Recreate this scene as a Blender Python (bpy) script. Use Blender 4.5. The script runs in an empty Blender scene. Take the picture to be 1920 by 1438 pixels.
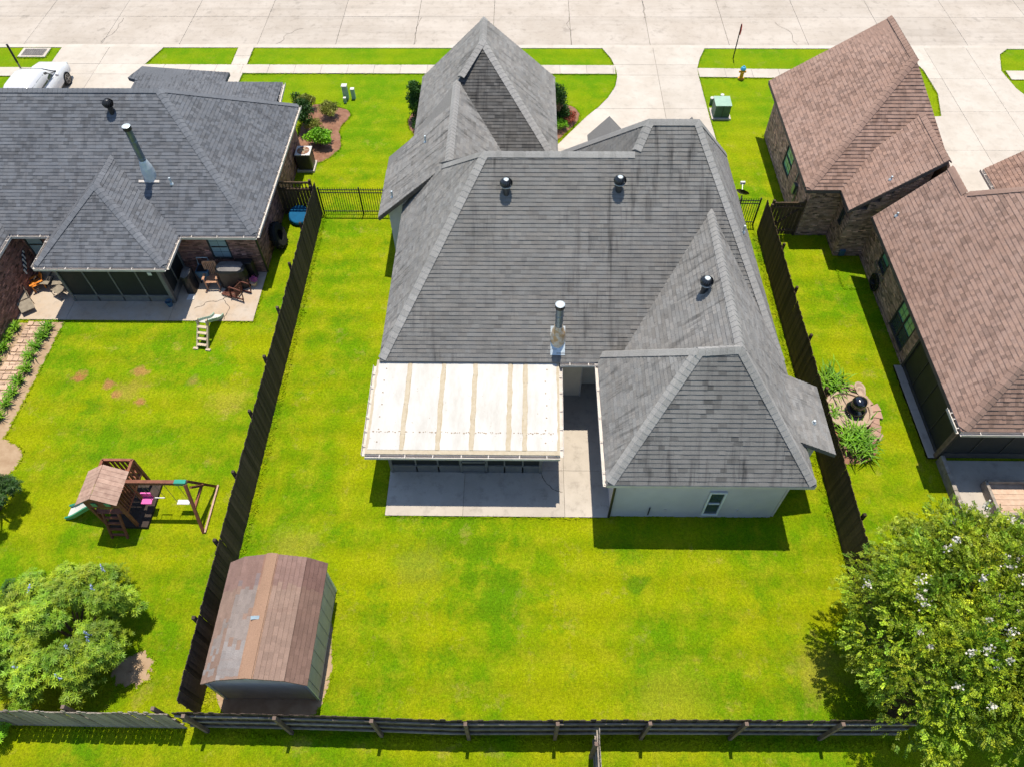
import bpy, math, random
import numpy as np
from mathutils import Vector, Matrix
R_ = math.radians
rnd = random.Random(7)
scene = bpy.context.scene
COL = scene.collection

# ------------------------------------------------------------------ camera
def cam_axes(th, yaw, roll):
    fwd = Vector((0, math.cos(th), -math.sin(th))); up = Vector((0, math.sin(th), math.cos(th))); rt = Vector((1, 0, 0))
    r2 = rt*math.cos(roll)+up*math.sin(roll); u2 = up*math.cos(roll)-rt*math.sin(roll)
    Z = Matrix.Rotation(yaw, 3, 'Z')
    return Z @ r2, Z @ u2, Z @ fwd
CAM = Vector((0, 0, 23.0))
cr, cu, cf = cam_axes(0.93798334, 0.01954718, -0.00871459)
cam_data = bpy.data.cameras.new('camera'); cam = bpy.data.objects.new('camera', cam_data); COL.objects.link(cam)
m = Matrix.Identity(4)
for i in range(3):
    m[i][0] = cr[i]; m[i][1] = cu[i]; m[i][2] = -cf[i]; m[i][3] = CAM[i]
cam.matrix_world = m
cam_data.sensor_width = 36.0; cam_data.sensor_fit = 'HORIZONTAL'; cam_data.lens = 1378.13/1920*36
cam_data.clip_start = 0.1; cam_data.clip_end = 2000
scene.camera = cam

# ------------------------------------------------------------------ sky, sun, exposure
SUN_DIR = Vector((0.02, 0.24, 1.0)).normalized()          # towards the sun
world = bpy.data.worlds.new('World'); scene.world = world; world.use_nodes = True
wn = world.node_tree; bg = wn.nodes['Background']
sky = wn.nodes.new('ShaderNodeTexSky'); sky.sky_type = 'NISHITA'; sky.sun_disc = False
sky.sun_elevation = math.asin(SUN_DIR.z); sky.sun_rotation = math.atan2(SUN_DIR.x, SUN_DIR.y)
sky.altitude = 10; sky.air_density = 1.0; sky.dust_density = 0.3; sky.ozone_density = 2.0
wn.links.new(sky.outputs[0], bg.inputs['Color']); bg.inputs['Strength'].default_value = 0.108
sd = bpy.data.lights.new('sun', 'SUN'); sd.energy = 3.4; sd.angle = R_(0.53); sd.color = (1.0, 0.93, 0.81)
so = bpy.data.objects.new('sun', sd); COL.objects.link(so); so.location = (0, 30, 60)
so.rotation_euler = (-SUN_DIR).to_track_quat('-Z', 'Y').to_euler()
vs = scene.view_settings; vs.view_transform = 'Standard'; vs.look = 'None'; vs.exposure = 0.86; vs.gamma = 1.0; vs.use_curve_mapping = False
scene.render.engine = 'CYCLES'; scene.cycles.max_bounces = 3; scene.cycles.diffuse_bounces = 2; scene.cycles.use_light_tree = False; world.cycles.sampling_method = 'MANUAL'; world.cycles.sample_map_resolution = 256; scene.cycles.glossy_bounces = 2; scene.cycles.transmission_bounces = 2

# ------------------------------------------------------------------ materials
def S(r, g, b):
    f = lambda c: (c/255/12.92) if c/255 <= 0.04045 else ((c/255+0.055)/1.055)**2.4
    return (f(r), f(g), f(b))
class NT:
    dim = '3D'
    def __init__(s, name):
        s.m = bpy.data.materials.new(name); s.m.use_nodes = True; s.t = s.m.node_tree; s.n = s.t.nodes
        s.b = s.n['Principled BSDF']
    def new(s, typ, **kw):
        x = s.n.new(typ)
        for k, v in kw.items(): setattr(x, k, v)
        return x
    def set(s, sock, v):
        if isinstance(v, bpy.types.NodeSocket): s.t.links.new(v, sock)
        elif isinstance(v, tuple) and sock.type == 'RGBA': sock.default_value = (*v[:3], 1)
        else: sock.default_value = v
    def pos(s): return s.new('ShaderNodeNewGeometry').outputs['Position']
    def obj(s): return s.new('ShaderNodeTexCoord').outputs['Object']
    def uv(s): return s.new('ShaderNodeTexCoord').outputs['UV']
    def mapping(s, v, scale=(1,1,1), loc=(0,0,0)):
        x = s.new('ShaderNodeMapping'); s.set(x.inputs['Vector'], v); x.inputs['Scale'].default_value = scale; x.inputs['Location'].default_value = loc
        return x.outputs[0]
    def noise(s, v, scale, detail=6, rough=0.6, dist=0.0):
        x = s.new('ShaderNodeTexNoise'); x.noise_dimensions = s.dim; s.set(x.inputs['Vector'], v); x.inputs['Scale'].default_value = scale
        x.inputs['Detail'].default_value = detail; x.inputs['Roughness'].default_value = rough; x.inputs['Distortion'].default_value = dist
        return x.outputs['Fac']
    def ramp(s, f, lo, hi, a=0.0, b=1.0):
        x = s.new('ShaderNodeMapRange'); s.set(x.inputs[0], f); x.inputs[1].default_value = lo; x.inputs[2].default_value = hi
        x.inputs[3].default_value = a; x.inputs[4].default_value = b; return x.outputs[0]
    def mix(s, f, a, b, mode='MIX'):
        x = s.new('ShaderNodeMix', data_type='RGBA', blend_type=mode); s.set(x.inputs[0], f); s.set(x.inputs[6], a); s.set(x.inputs[7], b)
        return x.outputs[2]
    def math(s, op, a, b=0.0):
        x = s.new('ShaderNodeMath', operation=op); s.set(x.inputs[0], a); s.set(x.inputs[1], b); return x.outputs[0]
    def val(s, f): # grey colour from a factor
        x = s.new('ShaderNodeCombineColor')
        for i in range(3): s.set(x.inputs[i], f)
        return x.outputs[0]
    def bump(s, h, strength, dist=0.02):
        x = s.new('ShaderNodeBump'); s.set(x.inputs['Height'], h); x.inputs['Strength'].default_value = strength; x.inputs['Distance'].default_value = dist
        s.t.links.new(x.outputs[0], s.b.inputs['Normal'])
    def tint(s): return s.new('ShaderNodeAttribute', attribute_name='tint').outputs['Color']
    def orand(s): return s.new('ShaderNodeObjectInfo').outputs['Random']
    def out(s, col, rough=0.8, metal=0.0, spec=0.3):
        s.set(s.b.inputs['Base Color'], col); s.set(s.b.inputs['Roughness'], rough); s.set(s.b.inputs['Metallic'], metal)
        s.b.inputs['Specular IOR Level'].default_value = spec
        return s.m
def M(name, c, c2=None, scale=6.0, rough=0.75, metal=0.0, spec=0.3, bump=0.0, bscale=40.0, tint=False, orand=0.0, world=False, lo=.35, hi=.65):
    n = NT(name); v = n.pos() if world else n.obj()
    col = n.mix(n.ramp(n.noise(v, scale), lo, hi), c, c2 if c2 else tuple(k*.8 for k in c))
    if tint: col = n.mix(1.0, col, n.tint(), 'MULTIPLY')
    if orand: col = n.mix(1.0, col, n.val(n.ramp(n.orand(), 0, 1, 1-orand, 1+orand)), 'MULTIPLY')
    if bump: n.bump(n.noise(v, bscale, 5), bump)
    return n.out(col, rough, metal, spec)

def roof_mat(name, c1, c2, stain, st=0.6, grain=0.35):
    n = NT(name); uv = n.uv(); p = n.pos()
    col = n.mix(n.ramp(n.noise(p, 0.5, 4), .35, .65), c1, c2)
    col = n.mix(1.0, col, n.tint(), 'MULTIPLY')
    streak = n.noise(n.mapping(uv, (4.5, 0.45, 1)), 1.0, 6, .65)                       # algae streaks that run down the slope
    patch = n.ramp(n.noise(p, 0.33, 3), .38, .58)
    col = n.mix(n.math('MULTIPLY', n.math('MULTIPLY', n.ramp(streak, .50, .68), patch), st), col, stain)
    g = n.noise(p, 55.0, 3, .7)
    col = n.mix(1.0, col, n.val(n.ramp(g, .3, .7, 1-grain, 1+grain)), 'MULTIPLY')
    n.bump(g, 0.35, 0.006)
    return n.out(col, 0.92, 0, 0.12)

def grass_mat(name, blades=False):
    n = NT(name); n.dim = '2D'; p = n.pos()
    A, B, Cc, D = S(160,176,10), S(112,158,8), S(180,184,34), S(190,170,92)
    big = n.noise(p, 0.30, 4, .62); mid = n.noise(n.mapping(p, (1,1,1), (31,7,0)), 1.3, 5, .72); fine = n.noise(p, 11.0, 4, .8)
    col = n.mix(n.ramp(big, .36, .62), A, B)
    col = n.mix(n.ramp(mid, .44, .80, 0, .8), col, Cc)
    col = n.mix(n.ramp(n.noise(n.mapping(p, (1,1,1), (5,53,0)), .5, 5, .75), .56, .72, 0, .7), col, S(96,150,12))
    def spot(x, y, rad, c, k, col):                                                          # patches of greener, paler or drier turf
        d = n.new('ShaderNodeVectorMath', operation='DISTANCE'); n.set(d.inputs[0], p); d.inputs[1].default_value = (x, y, 0)
        f = n.math('ADD', d.outputs['Value'], n.math('MULTIPLY', n.math('SUBTRACT', mid, .5), rad*3.2))
        return n.mix(n.ramp(f, rad, rad*.35, 0, k), col, c)
    for x, y, rad, c, k in ((-1.9,10.3,1.7,S(104,150,12),.6), (-.6,8.6,1.3,S(104,150,14),.45), (-3.2,9.3,1.0,S(176,172,60),.35), (3.9,8.9,.45,S(84,140,20),.6), (-17.35,17.0,.34,S(190,136,84),.95), (-15.65,16.2,.26,S(188,138,86),.9), (-16.0,16.65,.26,S(188,140,88),.9), (-14.6,15.9,.26,S(192,140,88),.9), (-15.0,17.3,.3,S(186,142,84),.85), (-12.75,16.9,.25,S(190,150,90),.8), (-6.6,9.0,.22,S(196,160,104),.8), (-15.0,16.5,.7,S(186,164,70),.55), (-12.2,17.4,1.2,S(104,164,8),.6), (9.0,6.2,1.0,S(184,170,70),.5), (-11.2,16.0,.9,S(192,184,60),.6), (-7.6,10.0,1.0,S(188,182,66),.5), (4.5,5.2,1.4,S(186,186,46),.5)):
        col = spot(x, y, rad, c, k, col)
    dry = n.math('MULTIPLY', n.ramp(n.noise(n.mapping(p, (1,1,1), (77,3,0)), 0.9, 5, .78), .60, .76), 0.45)
    col = n.mix(dry, col, D)
    w = n.new('ShaderNodeTexWave', wave_type='BANDS', bands_direction='Y'); n.set(w.inputs['Vector'], p)
    w.inputs['Scale'].default_value = 0.28; w.inputs['Distortion'].default_value = 1.2; w.inputs['Detail'].default_value = 1
    col = n.mix(1.0, col, n.val(n.ramp(w.outputs['Fac'], 0, 1, .94, 1.06)), 'MULTIPLY')       # mowing stripes
    col = n.mix(1.0, col, n.val(n.ramp(fine, .3, .7, .72, 1.28)), 'MULTIPLY')
    if not blades: col = n.mix(1.0, col, n.val(n.ramp(n.noise(n.mapping(p, (1,1,1), (3,9,0)), 26.0, 4, .85), .3, .7, .62, 1.36)), 'MULTIPLY')
    # the darker, flatter green of grass in the strip by the street
    sep = n.new('ShaderNodeSeparateXYZ'); n.set(sep.inputs[0], p)
    col = n.mix(n.ramp(sep.outputs[1], 28, 38, 0, .5), col, S(108,158,10))
    col = n.mix(1.0, col, (0.73,0.69,0.69) if not blades else (0.80,0.76,0.70), 'MULTIPLY')
    if blades: col = n.mix(1.0, col, n.val(n.ramp(n.orand(), 0, 1, .88, 1.12)), 'MULTIPLY')
    else: n.bump(n.noise(p, 20, 5, .85), 1.0, 0.045)
    n.out(col, 0.9, 0, 0.05)
    return n.m

def leaf_mat(name, c, c2, scale=1.2):
    n = NT(name)
    col = n.mix(n.ramp(n.noise(n.pos(), scale, 4), .38, .62), c, c2)
    col = n.mix(1.0, col, n.tint(), 'MULTIPLY')
    n.out(col, 0.55, 0, 0.3)
    tr = n.new('ShaderNodeBsdfTranslucent'); n.set(tr.inputs[0], n.mix(1.0, col, (1.0,1.0,.5), 'MULTIPLY'))
    ms = n.new('ShaderNodeMixShader'); ms.inputs[0].default_value = 0.15
    n.t.links.new(n.b.outputs[0], ms.inputs[1]); n.t.links.new(tr.outputs[0], ms.inputs[2])
    n.t.links.new(ms.outputs[0], n.n['Material Output'].inputs['Surface'])
    return n.m

def concrete(name, c, c2, stain=0.25, sc=0.6, streaks=False):
    n = NT(name); n.dim = '2D'; p = n.pos()
    col = n.mix(n.ramp(n.noise(p, sc, 5, .65), .35, .65), c, c2)
    if streaks:
        col = n.mix(n.ramp(n.noise(n.mapping(p, (.06,1.5,1), (2,8,0)), 1.0, 5, .7), .50, .72, 0, .30), col, tuple(k*.62 for k in c2))        # tyre-worn bands along the street
        col = n.mix(n.ramp(n.noise(n.mapping(p, (1,1,1), (19,4,0)), .9, 4, .6), .66, .74, 0, .35), col, tuple(k*.45 for k in c2))          # oil stains
    col = n.mix(n.ramp(n.noise(n.mapping(p, (1,1,1), (9,40,0)), 2.3, 8, .72), .52, .75, 0, stain), col, tuple(k*.5 for k in c2))
    col = n.mix(1.0, col, n.val(n.ramp(n.noise(p, 45, 4, .7), .3, .7, .93, 1.06)), 'MULTIPLY')
    col = n.mix(1.0, col, n.val(n.ramp(n.orand(), 0, 1, .94, 1.04)), 'MULTIPLY')
    n.bump(n.noise(p, 60, 4), .15, .01)
    return n.out(col, .85, 0, .2)

MAT = {}
MAT['lawn'] = grass_mat('lawn_ground'); MAT['blade'] = grass_mat('grass_blades', True)
MAT['street'] = concrete('street_concrete', S(178,168,156), S(167,156,143), .4, .35, True)
MAT['walk'] = concrete('walk_concrete', S(186,177,165), S(176,166,153), .3)
MAT['patio'] = concrete('patio_concrete', S(180,170,157), S(168,158,145), .5)
MAT['patio_left'] = concrete('worn_patio_concrete', S(172,152,130), S(176,164,150), .45)
MAT['joint'] = M('joint_dirt', S(96,88,80), S(70,64,58), 3, world=True)
MAT['mulch'] = M('pine_mulch', S(116,78,58), S(140,102,80), 5, bump=.9, bscale=30, world=True)
MAT['soil'] = M('bare_soil', S(164,140,112), S(146,120,92), 3, bump=.5, bscale=25, world=True)
MAT['roof_grey'] = roof_mat('grey_shingles', S(115,113,110), S(107,105,102), S(44,43,43), .8)
MAT['roof_blue'] = roof_mat('slate_shingles', S(102,104,108), S(93,95,99), S(60,58,60), .5)
MAT['roof_brown'] = roof_mat('brown_shingles', S(150,124,111), S(141,115,102), S(86,66,60), .45)
MAT['roof_shed'] = roof_mat('shed_shingles', S(124,103,91), S(134,112,99), S(110,84,72), .3, .25)
MAT['fascia_white'] = M('white_trim', S(200,192,184), S(184,176,166), 4)
MAT['fascia_dark'] = M('dark_fascia', S(96,88,82), S(80,72,68), 4)
MAT['stucco'] = M('pale_grey_stucco', S(194,190,192), S(184,180,182), 1.2, bump=.3, bscale=60)
MAT['cream'] = M('cream_siding', S(222,208,186), S(212,198,176), 2)
MAT['brick_left'] = M('red_brown_brick', S(156,114,102), S(140,104,94), 3, tint=True, bump=.4, bscale=60)
MAT['brick_right'] = M('brown_brick', S(172,140,126), S(152,124,112), 3, tint=True, bump=.4, bscale=60)
MAT['mortar'] = M('mortar', S(120,104,94), S(104,92,84), 6)
MAT['mortar_grey'] = M('grey_mortar', S(134,122,112), S(116,106,98), 6)
def glass_mat(name, c, rough=.08):
    n = NT(name); n.out(n.mix(n.ramp(n.noise(n.obj(), 1.5, 3), .35, .65), c, tuple(k*.7 for k in c)), rough, 0, .8); return n.m
MAT['glass_dark'] = glass_mat('dark_window_glass', S(58,70,78))
MAT['glass_green'] = glass_mat('green_tinted_glass', S(112,170,140), .15)
MAT['blind'] = M('window_blind', S(150,168,168), S(140,158,160), 3)
MAT['screen'] = M('insect_screen', S(44,46,46), S(38,40,40), 3, rough=.6)
MAT['screen_frame'] = M('grey_screen_frame', S(120,118,112), S(108,106,102), 4)
MAT['frame_dark'] = M('dark_bronze_frame', S(70,68,64), S(60,58,56), 4)
MAT['frame_white'] = M('white_window_frame', S(214,216,214), S(204,206,204), 4)
MAT['metal'] = M('galvanised_metal', S(120,136,146), S(98,112,122), 5, rough=.32, metal=.75, spec=.5)
MAT['metal_pale'] = M('pale_galvanised_sheet', S(196,204,206), S(176,186,190), 5, rough=.45, metal=.25, spec=.5)
MAT['rust'] = M('rusted_flashing', S(186,150,104), S(206,196,180), 5, rough=.7, metal=.1, lo=.42, hi=.58)
MAT['turbine'] = M('shade_toned_turbine_metal', S(74,78,84), S(54,58,64), 5, rough=.35, metal=.6, spec=.5)  # dark tone paints in the shadow side of the roof turbines
MAT['black_metal'] = M('black_metal', S(34,34,36), S(26,26,28), 5, rough=.45, spec=.5)
MAT['iron'] = M('black_iron', S(30,32,32), S(24,26,26), 5, rough=.5)
MAT['wood_fence'] = M('weathered_dark_wood', S(72,60,52), S(54,45,40), 5, rough=.9, orand=.5, bump=.5, bscale=20)
MAT['wood_brown'] = M('stained_brown_boards', S(84,66,44), S(60,48,34), 5, rough=.9, orand=.4, bump=.5, bscale=20)
MAT['wood_gate'] = M('brown_fence_boards', S(92,74,56), S(72,58,44), 5, rough=.9, orand=.25)
MAT['wood_grey'] = M('grey_weathered_wood', S(150,140,128), S(120,110,100), 5, rough=.9, orand=.25)
MAT['wood_post'] = M('treated_post', S(116,98,86), S(96,80,70), 6, rough=.9, orand=.15)
MAT['redwood'] = M('stained_playset_wood', S(134,84,62), S(112,68,50), 6, rough=.75, orand=.15)
MAT['roof_plank'] = M('faded_roof_planks', S(176,146,128), S(152,122,106), 6, rough=.8, orand=.12)
MAT['chair_wood'] = M('red_stained_wood', S(100,60,48), S(82,46,38), 8, rough=.6)
MAT['chair_light'] = M('pale_weathered_wood', S(178,136,108), S(150,112,88), 8, rough=.7)
MAT['orange_wood'] = M('orange_varnished_wood', S(206,128,48), S(186,106,36), 6, rough=.4)
MAT['green_plastic'] = M('green_plastic', S(36,140,116), S(28,122,100), 3, rough=.35, spec=.5)
MAT['white_plastic'] = M('white_plastic', S(206,202,196), S(196,192,186), 3, rough=.4, spec=.5)
MAT['beige_plastic'] = M('beige_plastic', S(186,170,144), S(170,152,128), 3, rough=.5, spec=.4)
MAT['pink'] = M('pink_plastic', S(214,96,164), S(198,80,148), 3, rough=.4, spec=.5)
MAT['blue_plastic'] = M('blue_plastic', S(14,92,134), S(12,82,120), 3, rough=.8, spec=.2)
MAT['blue_dull'] = M('dull_blue_plastic', S(70,104,128), S(60,90,112), 3, rough=.5)
MAT['black_cover'] = M('black_vinyl_cover', S(26,26,29), S(20,20,22), 4, rough=.5, spec=.5, bump=.6, bscale=6)
MAT['grey_cover'] = M('grey_vinyl_cover', S(112,108,106), S(96,92,90), 4, rough=.55, bump=.6, bscale=6)
MAT['rubber'] = M('black_rubber', S(30,30,31), S(22,22,23), 6, rough=.85)
MAT['sling'] = M('tan_sling_fabric', S(140,130,114), S(120,110,96), 8, rough=.9)
MAT['chair_metal'] = M('dark_chair_tube', S(92,86,80), S(80,74,70), 5, rough=.4, metal=.4)
MAT['utility_green'] = M('pale_green_enclosure', S(150,176,156), S(138,164,146), 3, rough=.5)
MAT['dark_green'] = M('dark_green_steel', S(76,104,86), S(66,92,76), 3, rough=.5)
MAT['hydrant'] = M('yellow_hydrant_paint', S(214,160,36), S(196,140,28), 8, rough=.5)
MAT['hydrant_blue'] = M('blue_hydrant_cap', S(70,160,196), S(60,146,182), 8, rough=.5)
MAT['red_sign'] = M('red_sign', S(196,64,52), S(180,52,44), 4, rough=.5)
MAT['car_paint'] = M('white_car_paint', S(200,200,202), S(196,196,198), 3, rough=.2, spec=.6)
MAT['car_glass'] = glass_mat('car_glass', S(50,58,66), .05)
MAT['car_red'] = M('red_lamp', S(150,24,34), S(130,18,28), 4, rough=.3)
MAT['alloy'] = M('alloy_wheel', S(170,166,160), S(150,146,142), 6, rough=.35, metal=.6)
MAT['terracotta'] = M('terracotta_paver', S(196,128,84), S(176,108,70), 4, orand=.2)
MAT['paver'] = M('pale_brick_paver', S(186,160,138), S(170,142,120), 6, orand=.18, bump=.3, bscale=30)
MAT['flagstone'] = M('pinkish_flagstone', S(164,132,114), S(150,118,102), 5, orand=.15, bump=.3)
MAT['stone_pale'] = M('pale_cast_stone', S(170,148,126), S(154,132,112), 6, bump=.3)
MAT['pebble'] = M('river_stone', S(170,150,126), S(140,122,102), 6, orand=.3)
MAT['glaze'] = M('black_glazed_fountain', S(24,26,34), S(18,20,28), 4, rough=.12, spec=.8)
MAT['pond'] = M('murky_pond_water', S(96,88,40), S(78,78,32), 4, rough=.06, spec=.8)
MAT['leaf_myrtle'] = leaf_mat('crepe_myrtle_leaf', S(160,176,40), S(104,138,30))
MAT['leaf_vitex'] = leaf_mat('star_shrub_leaf', S(148,174,40), S(108,148,34))
MAT['leaf_dark'] = leaf_mat('dark_glossy_leaf', S(58,96,30), S(44,78,26))
MAT['leaf_bright'] = leaf_mat('bright_shrub_leaf', S(136,188,36), S(106,164,30))
MAT['leaf_olive'] = leaf_mat('olive_shrub_leaf', S(150,152,66), S(120,130,48))
MAT['leaf_lily'] = leaf_mat('lily_strap_leaf', S(120,162,40), S(88,142,28))
MAT['flower_white'] = leaf_mat('white_blossom', S(222,216,204), S(204,196,182))
MAT['flower_blue'] = leaf_mat('pale_blue_blossom', S(176,186,226), S(150,164,214))
MAT['flower_red'] = leaf_mat('red_foliage', S(190,110,90), S(164,86,64))
MAT['bark'] = M('grey_bark', S(128,108,90), S(96,80,66), 8, bump=.5)
MAT['membrane'] = None
def membrane():
    n = NT('white_roof_coating'); p = n.pos()
    col = n.mix(n.ramp(n.noise(n.mapping(p, (1.4,.4,1)), 1.6, 6, .7), .38, .72), S(188,185,179), S(168,163,154))
    sp = n.noise(p, 11.0, 3, .5); col = n.mix(n.ramp(sp, .70, .76), col, S(150,140,124))
    n.bump(n.noise(p, 14, 4), .2, .01)
    return n.out(col, .6, 0, .3)
MAT['membrane'] = membrane()
MAT['sealant'] = M('tan_seam_sealant', S(176,164,142), S(166,152,128), 7, bump=.5, bscale=14)
MAT['siding'] = M('sage_siding', S(182,174,162), S(168,160,149), 3)
MAT['steel'] = M('drain_grate_steel', S(124,118,112), S(104,98,94), 6, rough=.6, metal=.3)
MAT['stripe_dark'] = M('navy_paint', S(44,54,74), S(36,46,64), 4)
# ------------------------------------------------------------------ mesh helpers
class MB:
    def __init__(s): s.v = []; s.f = []; s.mi = []; s.t = []; s.uv = []; s.cur = 0; s.tint = 1.0
    def add(s, vs, fs, tint=None, uvs=None, mi=None):
        o = len(s.v); s.v += [tuple(p) for p in vs]
        t = s.tint if tint is None else tint
        for f in fs:
            s.f.append([o+i for i in f]); s.mi.append(s.cur if mi is None else mi); s.t.append(t)
            if uvs is not None: s.uv.append([uvs[i] for i in f])
            else: s.uv.append([(0, 0)]*len(f))
    def box(s, c, d, rz=0.0, tint=None, taper=1.0, mtx=None):
        hx, hy, hz = d[0]/2, d[1]/2, d[2]/2; q = []
        for z, k in ((-hz, 1), (hz, taper)):
            for x, y in ((-hx, -hy), (hx, -hy), (hx, hy), (-hx, hy)):
                p = Vector((x*k, y*k, z))
                if mtx is not None: p = mtx @ p
                elif rz: p = Matrix.Rotation(rz, 3, 'Z') @ p
                q.append((p[0]+c[0], p[1]+c[1], p[2]+c[2]))
        s.add(q, [(3,2,1,0),(4,5,6,7),(0,1,5,4),(1,2,6,5),(2,3,7,6),(3,0,4,7)], tint); return s
    def bar(s, a, b, w, h=None, up=(0,0,1), tint=None):          # rectangular bar from a to b
        a = Vector(a); b = Vector(b); d = (b-a); L = d.length; d.normalize(); u = Vector(up)
        if abs(d.dot(u)) > .98: u = Vector((0,1,0))
        x = d.cross(u).normalized(); z = x.cross(d); h = h or w; q = []
        for p in (a, b):
            for i, j in ((-1,-1),(1,-1),(1,1),(-1,1)): q.append(p+x*(i*w/2)+z*(j*h/2))
        s.add(q, [(3,2,1,0),(4,5,6,7),(0,1,5,4),(1,2,6,5),(2,3,7,6),(3,0,4,7)], tint); return s
    def cyl(s, a, b, r0, r1=None, n=12, caps=True, tint=None):
        a = Vector(a); b = Vector(b); r1 = r0 if r1 is None else r1; d = (b-a).normalized()
        x = d.orthogonal().normalized(); y = d.cross(x); q = []
        for p, r in ((a, r0), (b, r1)):
            for i in range(n):
                t = 2*math.pi*i/n; q.append(p+x*(r*math.cos(t))+y*(r*math.sin(t)))
        fs = [(i, (i+1) % n, n+(i+1) % n, n+i) for i in range(n)]
        if caps: fs += [tuple(range(n-1, -1, -1)), tuple(range(n, 2*n))]
        s.add(q, fs, tint); return s
    def tube(s, pts, r, n=6, tint=None):
        pts = [Vector(p) for p in pts]; q = []; k = len(pts)
        for i, p in enumerate(pts):
            d = (pts[min(i+1, k-1)]-pts[max(i-1, 0)]).normalized()
            u = Vector((0,0,1)) if abs(d.z) < .95 else Vector((1,0,0))
            x = d.cross(u).normalized(); y = x.cross(d); rr = r[i] if isinstance(r, (list, tuple)) else r
            for j in range(n):
                t = 2*math.pi*j/n; q.append(p+x*(rr*math.cos(t))+y*(rr*math.sin(t)))
        fs = [(i*n+j, i*n+(j+1) % n, (i+1)*n+(j+1) % n, (i+1)*n+j) for i in range(k-1) for j in range(n)]
        fs += [tuple(range(n-1, -1, -1)), tuple(range((k-1)*n, k*n))]
        s.add(q, fs, tint); return s
    def lathe(s, prof, c, n=20, tint=None, sx=1.0, sy=1.0):
        q = []
        for r, z in prof:
            for i in range(n):
                t = 2*math.pi*i/n; q.append((c[0]+r*math.cos(t)*sx, c[1]+r*math.sin(t)*sy, c[2]+z))
        k = len(prof); fs = [(i*n+j, i*n+(j+1) % n, (i+1)*n+(j+1) % n, (i+1)*n+j) for i in range(k-1) for j in range(n)]
        if prof[0][0] > 1e-4: fs.append(tuple(range(n-1, -1, -1)))
        if prof[-1][0] > 1e-4: fs.append(tuple(range((k-1)*n, k*n)))
        s.add(q, fs, tint); return s
    def prism(s, poly, z0, z1, tint=None):
        n = len(poly); ar = sum(poly[i][0]*poly[(i+1) % n][1]-poly[(i+1) % n][0]*poly[i][1] for i in range(n))
        if ar < 0: poly = poly[::-1]
        q = [(x, y, z0) for x, y in poly]+[(x, y, z1) for x, y in poly]
        s.add(q, [tuple(range(n-1, -1, -1)), tuple(range(n, 2*n))]+[(i, (i+1) % n, n+(i+1) % n, n+i) for i in range(n)], tint); return s
    def extrude3(s, poly, d, tint=None):                          # planar 3-D polygon moved by vector d
        n = len(poly); q = [tuple(p) for p in poly]+[tuple(Vector(p)+Vector(d)) for p in poly]
        s.add(q, [tuple(range(n)), tuple(range(2*n-1, n-1, -1))]+[((i+1) % n, i, n+i, n+(i+1) % n) for i in range(n)], tint); return s
    def loft(s, secs, tint=None, caps=True):
        n = len(secs[0]); q = [p for sec in secs for p in sec]
        fs = [(i*n+j, i*n+(j+1) % n, (i+1)*n+(j+1) % n, (i+1)*n+j) for i in range(len(secs)-1) for j in range(n)]
        if caps: fs += [tuple(range(n-1, -1, -1)), tuple(range((len(secs)-1)*n, len(secs)*n))]
        s.add(q, fs, tint); return s
    def mesh(s, name, mats, off=(0,0,0), smooth=False):
        me = bpy.data.meshes.new(name); me.from_pydata([(p[0]-off[0], p[1]-off[1], p[2]-off[2]) for p in s.v], [], s.f)
        if not isinstance(mats, (list, tuple)): mats = [mats]
        for mm in mats: me.materials.append(MAT[mm] if isinstance(mm, str) else mm)
        me.polygons.foreach_set('material_index', s.mi)
        if smooth: me.polygons.foreach_set('use_smooth', [True]*len(s.f))
        n = len(me.loops)
        col = np.ones((n, 4), np.float32); k = 0; uv = np.zeros((n, 2), np.float32)
        for f, t, u in zip(s.f, s.t, s.uv):
            m_ = len(f)
            if isinstance(t, tuple): col[k:k+m_, :3] = t
            else: col[k:k+m_, :3] = t
            uv[k:k+m_] = u; k += m_
        a = me.color_attributes.new('tint', 'FLOAT_COLOR', 'CORNER'); a.data.foreach_set('color', col.ravel())
        ul = me.uv_layers.new(name='UVMap'); ul.data.foreach_set('uv', uv.ravel())
        me.update(); return me
    def build(s, name, mats, parent=None, smooth=False, bevel=0.0):
        off = (0,0,0) if parent is None else woff(parent)
        o = bpy.data.objects.new(name, s.mesh(name, mats, off, smooth)); COL.objects.link(o)
        if parent is not None: o.parent = parent
        if bevel: bv = o.modifiers.new('bevel', 'BEVEL'); bv.width = bevel; bv.segments = 2; bv.limit_method = 'ANGLE'; bv.angle_limit = R_(40)
        if smooth == 'auto': pass
        return o
def woff(o):
    t = Vector((0,0,0))
    while o is not None: t += o.location; o = o.parent
    return t
def tag(o, label=None, cat=None, group=None, kind=None):
    if label: o['label'] = label
    if cat: o['category'] = cat
    if group: o['group'] = group
    if kind: o['kind'] = kind
    return o
def thing(name, label, cat, loc=(0,0,0), group=None):
    o = bpy.data.objects.new(name, None); COL.objects.link(o); o.location = loc; o.empty_display_size = .2
    return tag(o, label, cat, group)
def place(o, loc, rz=0.0, sc=1.0, rot=None):
    o.location = loc; o.rotation_euler = rot if rot else (0, 0, rz); o.scale = (sc, sc, sc); return o
def copy_tree(o, parent=None):
    c = o.copy(); COL.objects.link(c); c.parent = parent
    for ch in list(o.children): copy_tree(ch, c)
    return c
def link_mesh(name, me, parent, loc, rot=(0,0,0)):
    o = bpy.data.objects.new(name, me); COL.objects.link(o); o.parent = parent; o.location = loc; o.rotation_euler = rot; return o
def struct(name, mb, mat, label=None):
    return tag(mb.build(name, mat), label, None, None, 'structure')
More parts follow.
